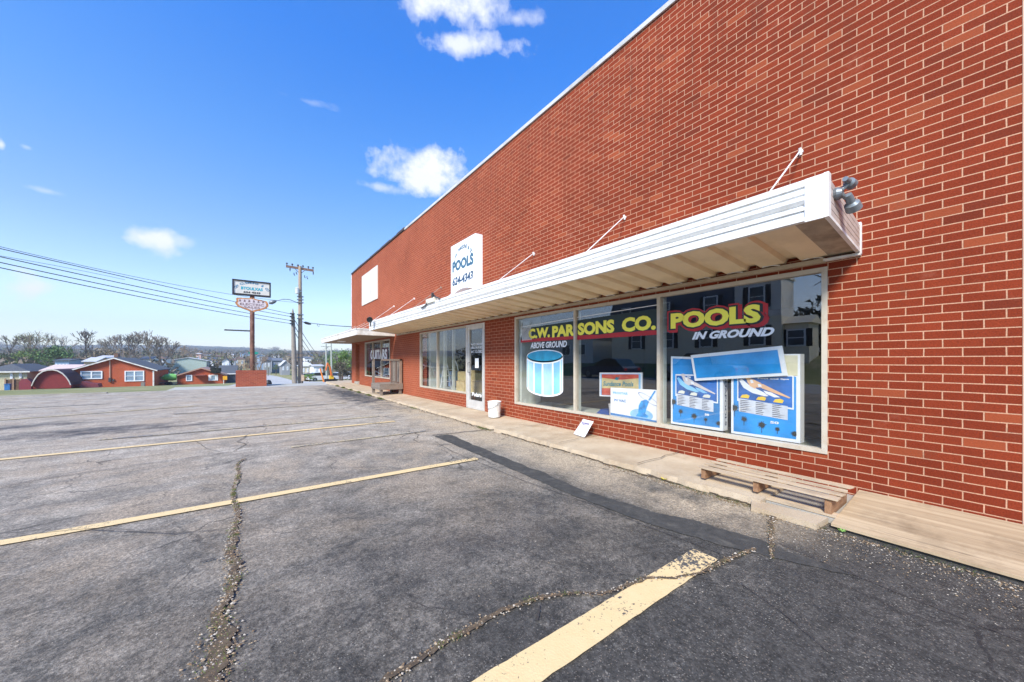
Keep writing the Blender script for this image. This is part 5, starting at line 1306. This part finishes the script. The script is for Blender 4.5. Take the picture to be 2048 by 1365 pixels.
# cars: body, glasshouse, wheels
def car(label, x, y, z, ang, col, L_=4.5, W_=1.8, H_=1.45, cat='car', group=None, truck=False):
    t = thing('parked_car', label, cat, (x, y, z), group)
    M = Matrix.Translation((x, y, z)) @ Matrix.Rotation(ang, 4, 'Z')
    h = L_/2; f = H_/1.45
    body = [(-h, .35), (-h, .78*f), (-h+.15, .92*f), (-h+.9, .95*f), (h-1.25, .92*f), (h-.25, .80*f), (h, .68*f), (h, .32), (h-.3, .25), (-h+.3, .25)]
    b = MB(); b.prism([M @ Vector((a, -W_/2, c)) for a, c in body], M.to_3x3() @ Vector((0, W_, 0))); b.build('body', plain(col, .25, metal=.0, var=.03), t)
    cab = [(-h+.35, .93*f), (-h+.85, 1.42*f), (h-2.3, 1.45*f), (h-1.35, .90*f)] if not truck else [(-.5, .93*f), (-.3, 1.6*f), (h-2.2, 1.62*f), (h-1.4, .90*f)]
    b = MB(); b.prism([M @ Vector((a, -W_/2+.1, c)) for a, c in cab], M.to_3x3() @ Vector((0, W_-.2, 0))); b.build('windows', plain((.02, .025, .03), .08), t)
    b = MB(); b.prism([M @ Vector((a, -W_/2+.12, c)) for a, c in [(cab[1][0], cab[1][1]-.02), (cab[1][0]+.1, cab[1][1]+.05), (cab[2][0]-.1, cab[2][1]+.05), (cab[2][0]+.08, cab[2][1]-.03)]], M.to_3x3() @ Vector((0, W_-.24, 0))); b.build('roof', plain(col, .25, metal=.0, var=.03), t)
    for a in (-h+.85, h-.85):
        for s_ in (-1, 1):
            b = MB(); c0 = M @ Vector((a, s_*(W_/2-.16), .33)); c1 = M @ Vector((a, s_*(W_/2+.02), .33)); b.tube([c0, c1], .33, 16); wq = b.build('wheel', M_BLACK, t)
            b = MB(); b.tube([c1, M @ Vector((a, s_*(W_/2+.035), .33))], .2, 12); b.build('rim', M_GREYM, wq)
    for s_ in (-1, 1):
        b = MB(); b.box(h-.05, h+.012, s_*(W_/2-.3)-.2, s_*(W_/2-.3)+.2, .58*f, .72*f, M); b.build('headlight', M_PWHITE, t)
        b = MB(); b.box(-h-.012, -h+.05, s_*(W_/2-.2)-.13, s_*(W_/2-.2)+.13, .6*f, .8*f, M); b.build('tail_light', M_RED, t)
    return t


def at(px, d): p = dep(px, 740, d); return p.x, p.y, zt(p.x, p.y)
GC = 'cars parked beyond the lot'
car('maroon car parked beyond the utility poles', *at(634, 66), .3, (.16, .012, .02), group=GC)
car('dark car half hidden behind the maroon one', *at(621, 70), .2, (.03, .03, .035), group=GC)
car('white car parked in the low yard behind the pole bases', *at(645, 60), .15, (.62, .64, .66), group=GC)
car('silver car in front of the bushes by the brick corner', *at(683, 66), .9, (.45, .47, .5), group=GC)
car('pale grey car closest to the brick pillar', *at(699, 62), 1.2, (.36, .38, .42), group=GC)
# small digging machine
x, y, z = at(662, 36); t = thing('excavator', 'small yellow and orange digging machine with raised arm beyond the far awning', 'excavator', (x, y, z))
b = MB(); b.box(x-.5, x+.5, y-.6, y-.3, z, z+.35); b.box(x-.5, x+.5, y+.3, y+.6, z, z+.35); b.build('track', M_BLACK, t)
b = MB(); b.box(x-.15, x+.2, y-.3, y+.3, z+.3, z+.7); b.build('body', plain((.72, .42, .03), .4), t)
b = MB(); b.tube([(x, y-.3, z+.7), (x-.15, y-.4, z+1.5), (x-.4, y-.5, z+1.95)], [.10, .09, .08], 6); b.tube([(x-.4, y-.5, z+1.95), (x-.55, y-.5, z+1.2)], .07, 6); b.build('arm', plain((.70, .16, .03), .4), t)
b = MB(); b.tube([(x+.1, y, z+.8), (x-.1, y, z+1.7)], .06, 6); b.build('mast', plain((.65, .50, .04), .4), t)
b = MB(); x, y, z = at(648, 37); b.tube([(x, y, z), (x-.35, y, z+1.45)], [.09, .07], 6); tag(b.build('orange_pole', plain((.72, .20, .02), .5)), 'leaning orange pole just left of the digging machine', 'pole')
for px, d, ty, arm_, lab in ((653.5, 40, 688, 1, 'slim pale street pole with a small crossbar, left of the bushes'), (663.5, 42, 677, 0, 'plain dark-topped slim pole in front of the bushes'), (654, 120, 719, 1, 'distant pale pole further down the street')):
    x, y, z = at(px, d); tp = dep(px-1.5, ty, d); b = MB(); b.tube([(x, y, z), tp], [.10, .07], 8)
    if arm_: b.box(tp.x-.5, tp.x+.5, tp.y-.05, tp.y+.05, tp.z-.35, tp.z-.27)
    tag(b.build('street_pole', plain((.36, .38, .34), .6)), lab, 'pole')
x, y, z = at(506, 60); t = thing('street_sign', 'teal green oval sign on a post behind the roadside sign', 'street sign', (x, y, z)); c_ = dep(507, 706.5, 60)
b = MB(); b.prism([(c_.x+.72*math.cos(a), c_.y, c_.z+.22*math.sin(a)) for a in [k*math.pi/10 for k in range(20)]], (0, .06, 0)); b.build('panel', plain((.0, .25, .18), .4), t); b = MB(); b.tube([(c_.x, c_.y+.1, z), (c_.x, c_.y+.1, c_.z)], .05, 6); b.build('post', M_GREYM, t)
x, y, z = at(450, 52); t = thing('road_sign', 'small yellow-orange sign on a white post at the corner of the small brick house', 'road sign', (x, y, z)); c_ = dep(450, 756, 52)
b = MB(); b.box(c_.x-.25, c_.x+.25, c_.y-.03, c_.y, c_.z-.3, c_.z+.25); b.build('panel', plain((.75, .36, .02), .4), t); b = MB(); b.box(c_.x-.2, c_.x-.12, c_.y, c_.y+.05, z, c_.z); b.build('post', M_WHITE2, t)
x, y, z = at(537, 24); b = MB(); b.lathe([(0, 0), (.16, 0), (.2, .2), (.12, .38), (0, .42)], 10, Matrix.Translation((x, y, z))); tag(b.build('rubber_bollard', M_BLACK), 'small black rounded post right of the brick planter', 'bollard')
x, y, z = at(605.5, 29); t = thing('pole_marker', 'tan cable guard box on a stake at the foot of the tall pole', 'utility box', (x, y, z)); b = MB(); b.box(x-.09, x+.09, y-.09, y+.09, z+.25, z+.75); b.build('box', plain((.55, .40, .27), .6), t); b = MB(); b.box(x-.03, x+.03, y-.03, y+.03, z, z+.25); b.build('stake', M_BLACK, t)

# the town: houses one can tell apart, by wall and roof colour
WC = {'white': (.66, .67, .68), 'tan': (.40, .31, .22), 'grey': (.25, .26, .28), 'cream': (.58, .52, .40), 'brown': (.17, .11, .08), 'blue': (.25, .36, .50), 'pink': (.58, .38, .32)}
RC = {'grey': (.13, .14, .16), 'brown': (.14, .09, .065), 'pale': (.48, .48, .50), 'slate': (.07, .08, .10)}
town = [('metal_warehouse', 'long pale green metal warehouse with a flat pale roof behind the small brick house', 336, 413, 150, 13, 'green', 'pale', 738, 722, 716, 'gable'),
        (None, 'pink block', 392, 402, 185, 8, 'pink', 'pale', 719, 708, 706, 'hip'), (None, '', 415, 432, 170, 9, 'white', 'slate', 727, 720, 716, 'side'),
        (None, '', 444, 458, 150, 9, 'white', 'grey', 731, 723, 718, 'gable'), (None, '', 459, 470, 165, 9, 'white', 'brown', 728, 722, 718, 'side'),
        (None, '', 470, 490, 210, 10, 'tan', 'brown', 724, 718, 714, 'hip'), (None, '', 512, 529, 170, 10, 'blue', 'pale', 727, 712, 709, 'gable'),
        (None, '', 528, 542, 140, 10, 'grey', 'slate', 733, 722, 715, 'side'), (None, '', 544, 564, 150, 9, 'grey', 'grey', 732, 722, 717, 'side'),
        (None, '', 563, 580, 120, 9, 'grey', 'pale', 740, 730, 722, 'gable'), (None, '', 604, 628, 100, 10, 'cream', 'pale', 746, 733, 724, 'hip'),
        (None, '', 628, 645, 82, 6, 'white', 'pale', 747, 733, 731, 'side'), (None, '', 610, 622, 175, 9, 'white', 'grey', 724, 717, 714, 'side'),
        (None, '', 168, 190, 105, 10, 'tan', 'pale', 735, 724, 716, 'side'), (None, '', 192, 222, 125, 12, 'grey', 'pale', 728, 717, 712, 'side'),
        (None, '', 110, 138, 115, 10, 'blue', 'slate', 733, 722, 719, 'side'), (None, '', 283, 303, 130, 9, 'white', 'slate', 728, 719, 714, 'side'),
        (None, '', 313, 330, 140, 9, 'white', 'brown', 727, 718, 713, 'hip'), (None, '', 432, 446, 235, 9, 'cream', 'brown', 719, 714, 711, 'side'),
        (None, '', 455, 470, 300, 11, 'white', 'pale', 716, 711, 709, 'side'), (None, '', 480, 500, 330, 12, 'blue', 'grey', 714, 708, 706, 'side'),
        (None, '', 404, 420, 260, 9, 'tan', 'grey', 718, 712, 709, 'side'), (None, '', 548, 560, 300, 9, 'white', 'pale', 717, 712, 710, 'hip'),
        (None, '', 575, 590, 280, 9, 'cream', 'slate', 719, 713, 710, 'side'), (None, '', 620, 640, 260, 9, 'tan', 'slate', 719, 712, 709, 'side'),
        (None, '', 318, 333, 150, 8, 'pink', 'brown', 753, 747, 743, 'hip')]
for i, (nm, lab, pl_, pr_, Y_, dp_, wc, rc, pb, pe, pa, kd) in enumerate(town):
    pm = (pl_+pr_)/2; zb = zt(xat(pm, Y_), Y_)-.5
    wm = plain((.36, .43, .38), .6) if wc == 'green' else plain(WC[wc], .7); n_ = max(1, int((pr_-pl_)/7)); ze = Z(pm, pe, Y_); za = Z(pm, pa, Y_)
    if wc != 'green' and not lab: lab = '%s town house with a %s roof, %s' % (wc, {'hip': rc+' hipped', 'side': rc+' low', 'gable': rc+' pointed'}[kd],
            'behind the left trees' if pm < 150 else 'over the bungalow roof' if pm < 232 else 'right of the bungalow' if pm < 334 else 'above the small brick house' if pm < 440 else 'left of the roadside sign post' if pm < 500 else 'between the sign post and the poles' if pm < 590 else 'right of the utility poles')
    if lab == 'pink block': lab = 'pink flat-topped block behind the green warehouse'
    w_ = [(pl_+(pr_-pl_)*(k+.25)/n_, pl_+(pr_-pl_)*(k+.6)/n_, zb+(ze-zb)*.55, ze-(ze-zb)*.15, 1) for k in range(n_)]
    house(nm or 'town_house', lab, pl_, pr_, Y_, zb, ze, za, dp_, wm, plain(RC[rc], .7), kd, w_ if wc != 'green' else (), cat='house' if nm is None else 'warehouse', group=None if nm else 'houses of the town', over=.3)


# ------------------------------------------------------------------ trees
def bare_tree(label, px, d, ytop, seed, col=(.17, .14, .12), spread=1.0, zb=None, name='bare_tree', pos=None, H=None, group='bare trees', nlev=6, green=None):
    random.seed(seed)
    p = dep(px, 740, d) if pos is None else Vector(pos); zb = zt(p.x, p.y) if zb is None else zb
    if H is None: H = HC+(722-ytop)/FPX*d-zb
    base = Vector((p.x, p.y, zb-.2)); t = thing(name, label, 'tree', base, group)
    tr = MB(); cr = MB(); ends = []

    def grow(q, d_, L_, r, lev):
        r = max(r, .04)
        mbx = tr if lev < 2 else cr; n = 3 if lev < 3 else 2; pts = [q]; rs = [r]; dd = d_.copy(); rr = r
        for k in range(n):
            dd = (dd+Vector((random.uniform(-1, 1), random.uniform(-1, 1), random.uniform(-.3, .6)))*(.14+.03*lev)).normalized(); rr *= .88
            pts.append(pts[-1]+dd*L_/n); rs.append(rr)
        mbx.tube(pts, rs, 6 if lev < 2 else 3, cap=False)
        if lev >= nlev: ends.append(pts[-1]); return
        kids = 2 if lev == 0 else random.choice((2, 3, 3))
        if lev == 0: kids = random.choice((2, 3))
        for k in range(kids):
            o = dd.orthogonal().normalized(); o.rotate(Matrix.Rotation(random.uniform(0, 6.28), 3, dd))
            nd = (dd+o*random.uniform(.45, .85)*spread+Vector((0, 0, .12))).normalized()
            grow(pts[-1], nd, L_*random.uniform(.68, .86), rs[-1]*.80, lev+1)
        if lev > 1:
            for k in (1,):
                o = dd.orthogonal().normalized(); o.rotate(Matrix.Rotation(random.uniform(0, 6.28), 3, dd)); grow(pts[k], (dd+o*.9).normalized(), L_*.55, rs[k]*.5, lev+2 if lev+2 <= nlev else nlev)
    grow(base, Vector((random.uniform(-.08, .08), 0, 1)), H*.25, H*.021, 0)
    zz_ = max(v[2] for v in cr.v)-base.z; k = H/zz_
    for m_ in (tr, cr): m_.v = [(base.x+(v[0]-base.x)*k, base.y+(v[1]-base.y)*k, base.z+(v[2]-base.z)*k) for v in m_.v]
    mt = plain(col, .9, var=.2, scale=2)
    tr.build('trunk', mt, t); cr.build('crown', mt, t)
    if green:
        g = MB()
        for e_ in ends:
            e_ = base+(e_-base)*k
            for _ in range(3):
                q = e_+Vector((random.gauss(0, .35), random.gauss(0, .35), random.gauss(0, .3))); s_ = random.uniform(.06, .14)
                g.add([q, q+Vector((s_, random.uniform(-s_, s_), random.uniform(-s_, s_))), q+Vector((random.uniform(-s_, s_), s_, s_))], [(0, 1, 2)])
        g.build('foliage', plain(green, .9, var=.4, scale=2), t)
    return t


BT = [(22, 95, 668, 'bare tree with thin branches at the left edge, above the cream house', .9), (79, 88, 661, 'wide layered bare tree over the green trees on the left', 1.25), (118, 104, 668, 'faint tall bare tree right of the wide layered tree', .9),
      (183, 82, 656, 'dark forked bare tree rising behind the brick bungalow roof', 1.1), (218, 120, 672, 'small dense bare tree right of the dark forked tree', .8), (250, 84, 660, 'pale wide-crowned bare tree behind the bungalow ridge', 1.1),
      (272, 90, 664, 'slanting bare tree close to the pale wide-crowned one', 1.0), (302, 80, 659, 'tall bare tree behind the right slope of the bungalow roof', .95), (320, 82, 667, 'wind-bent bare tree, rightmost of the tall ones by the bungalow', 1.1)]
for i, (px, d, yt, lab, sp_) in enumerate(BT):
    bare_tree(lab, px, d, yt, 40+i*7, ((.10, .085, .075), (.20, .17, .14), (.15, .125, .11))[i % 3], sp_*.62, nlev=5, green=(.14, .17, .06) if i == 1 else None)
for i, (px, d, yt, lab) in enumerate([(352, 150, 692, 'small bare tree left of the green warehouse'), (368, 165, 690, 'low bushy bare tree behind the warehouse roof'), (380, 140, 696, 'thin bare tree above the green warehouse'), (495, 130, 712, 'small pale bare tree below the teal oval sign'),
                                   (519, 110, 709, 'scrubby bare tree just right of the rusty sign post'), (592, 160, 700, 'small bare tree seen between the two utility poles')]):
    bare_tree(lab, px, d, yt, 140+i*5, (.24, .18, .13), 1.0, nlev=5)


def leafy(label, px, d, y0, y1, wpx, col, seed, n=2200, name='leafy_tree', pos=None, dims=None, cat='tree', leaf=.16, group=None):
    random.seed(seed)
    p = dep(px, 740, d) if pos is None else Vector(pos); zb = zt(p.x, p.y)
    if dims is None: z1 = HC+(722-y0)/FPX*d; z0 = max(zb, HC+(722-y1)/FPX*d); rx = wpx/2/FPX*d
    else: rx, z0, z1 = dims[0], zb+dims[1], zb+dims[2]
    t = thing(name, label, cat, (p.x, p.y, zb), group)
    b = MB(); b.tube([(p.x, p.y, zb-.2), (p.x+.1, p.y, (z0+z1)/2)], [.04*(z1-zb), .015*(z1-zb)], 6); b.build('trunk', plain((.10, .075, .06), .9), t)
    cl_ = []
    for _ in range(18): cl_.append((random.gauss(0, .42), random.gauss(0, .42), random.uniform(.08, .92), random.uniform(.22, .42)))
    cl_.append((0, 0, .8, .35))
    g = MB()
    for k in range(n):
        cx_, cy_, cz_, cr_ = random.choice(cl_); th1, ph = random.uniform(0, 6.28), math.acos(random.uniform(-1, 1)); rr = cr_*random.uniform(.6, 1.05)
        q = Vector((p.x+rx*(cx_+rr*math.cos(th1)*math.sin(ph)), p.y+rx*(cy_+rr*math.sin(th1)*math.sin(ph)), z0+(z1-z0)*(min(1, max(0, cz_*.85+rr*.5*math.cos(ph)+.05)))))
        s_ = leaf*random.uniform(.6, 1.5)*rx/2.5; a = Vector((random.uniform(-1, 1), random.uniform(-1, 1), random.uniform(-1, 1)))*s_; c_ = Vector((random.uniform(-1, 1), random.uniform(-1, 1), random.uniform(-1, 1)))*s_
        g.cur = 0 if (cx_+cz_) % .5 < .25 else 1; g.add([q, q+a, q+a+c_, q+c_], [(0, 1, 2, 3)])
    g.build('crown', [plain(col, .9, var=.3, scale=3), plain(tuple(x_*1.5 for x_ in col), .9, var=.3, scale=3)], t)
    return t


leafy('dull green evergreen at the far left edge, behind the cream house', 18, 92, 704, 745, 62, (.055, .075, .04), 1); leafy('bright green cedar behind the cream house roof', 48, 86, 696, 745, 44, (.10, .14, .04), 2)
leafy('broad green pine left of the dark forked tree', 112, 84, 688, 745, 60, (.06, .11, .035), 3); leafy('olive tangled tree between the bright cedar and the broad pine', 78, 90, 692, 745, 50, (.09, .095, .05), 4)
leafy('small dark cedar at the foot of the dark forked tree', 174, 95, 694, 735, 22, (.025, .04, .03), 5, 1200)
leafy('pink blossoming tree behind the red barn', 75, 52, 735, 770, 40, (.42, .24, .22), 6, 1500, 'blossom_tree', leaf=.2); leafy('bushy brown tree right of the small cedar', 240, 110, 695, 742, 60, (.16, .125, .075), 8, 1600)
leafy('dull brown thicket over the bungalow chimney', 200, 130, 692, 735, 60, (.14, .115, .08), 9, 1600)
leafy('narrow dark green tree left of the bushes by the far awning', 658, 62, 697, 748, 20, (.025, .09, .03), 10, 1500); leafy('light green rounded tree behind the brick corner', 680, 52, 699, 742, 42, (.09, .15, .035), 11, 2600)
leafy('brownish bush in front of the light green tree', 684, 46, 719, 757, 40, (.075, .065, .045), 12, 2200, 'bush', cat='bush'); leafy('light green tree hidden partly by the brick corner', 702, 56, 696, 745, 36, (.11, .16, .05), 13, 1800)
leafy('low green hedge beyond the pole bases', 619, 44, 747, 760, 26, (.10, .17, .03), 14, 1000, 'hedge', cat='hedge'); leafy('small dark fir standing among the town roofs', 578, 170, 708, 724, 8, (.015, .05, .035), 15, 400)
leafy('round green shrub beside the bend of the street', 552, 105, 729, 740, 18, (.09, .12, .04), 16, 500, 'bush', cat='bush'); leafy('yellowish shrub on the left bank of the street', 536, 95, 730, 742, 12, (.20, .20, .09), 17, 400, 'bush', cat='bush')

# distant woods between and above the town's roofs: nobody could count them
random.seed(77); g = MB()
def clump(x, y, r, h, n):
    z = zt(x, y) if y < 715 else ridge(x, y); g.cur = random.choice((0, 0, 1, 1, 2, 3))
    for k in range(n):
        a = random.uniform(0, 6.28); rr = r*math.sqrt(random.random()); v = random.random(); q = Vector((x+rr*math.cos(a)*(1-.5*v), y+rr*math.sin(a)*.6, z+h*v)); s_ = r*.16
        e1 = Vector((random.uniform(-1, 1), random.uniform(-1, 1), random.uniform(-1, 1)))*s_; e2 = Vector((random.uniform(-1, 1), random.uniform(-1, 1), random.uniform(-.2, 1.3)))*s_; g.add([q, q+e1, q+e2], [(0, 1, 2)])
for k in range(1100):
    Y_ = random.choice((random.uniform(118, 260), random.uniform(200, 500), random.uniform(400, 715), random.uniform(700, 1250)))
    px = random.uniform(-30, 740); x = xat(px, Y_)
    if abs(x-2) < 9 and Y_ < 210: continue
    if Y_ < 150 and 335 < px < 600: continue
    clump(x, Y_, random.uniform(3, 6)*(1+Y_/900), random.uniform(3.2, 6.5)*(1+Y_/1500)*(.7 if Y_ < 200 else 1), 70)
tag(g.build('woods', [plain((.13, .10, .075), .95), plain((.17, .14, .11), .95), plain((.07, .085, .04), .95), plain((.11, .12, .06), .95)]), kind='stuff')

# ------------------------------------------------------------------ what the shop glass mirrors: the far side of the street
XR = -21.
def rect(b, x0, x1, y0, y1, z0, z1): b.box(x0, x1, y0, y1, z0, z1)
zb = 1.3
t = thing('mansard_house', 'two-storey cream house with a dark mansard roof across the street', 'house', (XR, 13, zb))
MC = plain((.78, .70, .54), .7, var=.08); MG = plain((.66, .65, .62), .7, var=.06)
b = MB(); rect(b, XR-8, XR, 9.3, 24, zb-1, 4.5); b.build('wall', MC, t); b = MB(); rect(b, XR-2.4, XR+.05, 9.3, 12.3, 4.5, 7.2); b.prism([(XR-2.6, 9.2, 7.2), (XR+.3, 9.2, 7.2), (XR-1.2, 9.2, 7.9)], (0, 3.2, 0)); b.build('upper_wall', MG, t)
b = MB(); b.prism([(XR+.5, 12.35, 4.45), (XR-.7, 12.35, 7.3), (XR-7.5, 12.35, 7.3), (XR-8.4, 12.35, 4.45)], (0, 12, 0)); b.build('mansard_roof', plain((.12, .115, .12), .8), t)
b = MB(); rect(b, XR-2.6, XR-.5, 7.9, 9.29, zb-1, 3.9); b.prism([(XR-2.9, 7.7, 3.9), (XR-.2, 7.7, 3.9), (XR-1.5, 7.7, 4.5)], (0, 1.6, 0)); b.build('side_wing', MC, t)
for yw, z0, z1, xw in ((10.8, 5.2, 6.8, XR+.05), (14, 5.1, 6.5, XR+.25), (18, 5.1, 6.5, XR+.25), (22, 5.1, 6.5, XR+.25), (10.8, 2.4, 3.9, XR), (14.5, 2.4, 3.9, XR), (17.8, 2.4, 3.9, XR), (21, 2.4, 3.9, XR), (8.6, 2.3, 3.5, XR-.5)):
    b = MB(); rect(b, xw-.3, xw+.07, yw-.55, yw+.55, z0, z1); wn = b.build('window', M_PWHITE, t); b = MB(); rect(b, xw+.071, xw+.085, yw-.44, yw+.44, z0+.1, (z0+z1)/2-.03); rect(b, xw+.071, xw+.085, yw-.44, yw+.44, (z0+z1)/2+.03, z1-.1); b.build('pane', M_SHAD, wn)
    b = MB(); rect(b, xw, xw+.06, yw-.9, yw-.57, z0, z1); rect(b, xw, xw+.06, yw+.57, yw+.9, z0, z1); b.build('shutter', M_BLACK, wn)
t = thing('white_garage', 'white single-storey house with a wide garage across the street', 'house', (XR, 32, .9)); b = MB(); rect(b, XR-8, XR, 26.5, 40, -.5, 3.9); b.prism([(XR-8.3, 26.3, 3.9), (XR+.4, 26.3, 3.9), (XR-4, 26.3, 5.5)], (0, 14, 0)); b.build('wall', plain((.60, .62, .63), .7), t)
b = MB(); rect(b, XR, XR+.05, 33, 38.5, .9, 3.3); b.build('garage_door', plain((.36, .35, .32), .6), t)
for yw in (28.2, 30.6): b = MB(); rect(b, XR, XR+.06, yw-.7, yw+.7, 1.9, 3.2); wn = b.build('window', M_PWHITE, t); b = MB(); rect(b, XR+.061, XR+.075, yw-.58, yw-.04, 2.0, 3.1); rect(b, XR+.061, XR+.075, yw+.04, yw+.58, 2.0, 3.1); b.build('pane', M_SHAD, wn)
bare_tree('bare tree on the lawn across the street beside the mansard house', 0, 0, 0, 301, (.14, .11, .09), 1.1, pos=(-30, 4.5, 0), H=9.5, name='bare_tree', nlev=5, group='bare trees across the street')
bare_tree('bare tree across the street beyond the white garage', 0, 0, 0, 305, (.12, .10, .08), 1.1, pos=(-27, 47, 0), H=12, nlev=5, group='bare trees across the street')
random.seed(5); g = MB()
for k in range(260):
    y = random.uniform(-35, 120); x = -48-random.uniform(0, 18)-(y > 60)*(y-60)*.06; z = zt(x, y); h = random.uniform(5, 9); g.cur = k % 2
    for j in range(60):
        a = random.uniform(0, 6.28); v = random.random(); q = Vector((x+3*math.cos(a)*random.random(), y+3.6*math.sin(a)*random.random(), z+h*v)); e1 = Vector((random.uniform(-1, 1), random.uniform(-1, 1), random.uniform(-1, 1)))*.9; e2 = Vector((random.uniform(-1, 1), random.uniform(-1, 1), random.uniform(-1, 1)))*.9; g.add([q, q+e1, q+e2], [(0, 1, 2)])
tag(g.build('woods', [plain((.05, .05, .032), .95), plain((.075, .065, .045), .95)]), kind='stuff')
t = car('dark blue parked car at the far kerb of the street', -13.4, 23.5-5.3, -.02, R(95), (.03, .05, .10))
car('grey pickup at the kerb across the street', -14.8, 12., -.02, R(90), (.20, .21, .22), 5.2, 1.9, 1.6, truck=True)

# ------------------------------------------------------------------ haze
b = MB(); b.box(-1700, 1150, -70, 1750, -25, 140); hz = b.build('haze', M_WHITE); tag(hz, kind='stuff')
m = bpy.data.materials.new('haze_air'); m.use_nodes = True; nt = m.node_tree; nt.nodes.remove(nt.nodes['Principled BSDF'])
v = nt.nodes.new('ShaderNodeVolumePrincipled'); v.inputs['Color'].default_value = (.86, .92, 1, 1); v.inputs['Density'].default_value = .0005; v.inputs['Anisotropy'].default_value = .3
nt.links.new(v.outputs[0], nt.nodes['Material Output'].inputs['Volume']); hz.data.materials.clear(); hz.data.materials.append(m)


# ------------------------------------------------------------------ one mesh per piece for the parts that are several separate pieces
def loose(o):
    me = o.data; n = len(me.vertices); par = list(range(n))
    def find(a):
        while par[a] != a: par[a] = par[par[a]]; a = par[a]
        return a
    for p in me.polygons:
        v = list(p.vertices); r = find(v[0])
        for k in v[1:]: par[find(k)] = r
    gs = {}
    for p in me.polygons: gs.setdefault(find(p.vertices[0]), []).append(p)
    if len(gs) < 2: return
    for ps in gs.values():
        ids = sorted({v for p in ps for v in p.vertices}); mp = {v: i for i, v in enumerate(ids)}
        m2 = bpy.data.meshes.new(me.name); m2.from_pydata([me.vertices[i].co[:] for i in ids], [], [[mp[v] for v in p.vertices] for p in ps])
        for mm in me.materials: m2.materials.append(mm)
        m2.polygons.foreach_set('material_index', [p.material_index for p in ps]); m2.polygons.foreach_set('use_smooth', [p.use_smooth for p in ps])
        q = o.copy(); q.data = m2; C.objects.link(q)
    bpy.data.objects.remove(o)


for o in list(C.objects):
    if o.type == 'MESH' and not o.children and o.parent and o.name.split('.')[0] in ('clip', 'side_wall', 'display_ledge', 'inner_jamb', 'insulator', 'bracket', 'track', 'wheel', 'shutter', 'recess_wall', 'steps', 'brace', 'meter_box', 'post', 'swimsuit', 'yellow_shape', 'palm_silhouette', 'float', 'pool_wall'):
        loose(o)
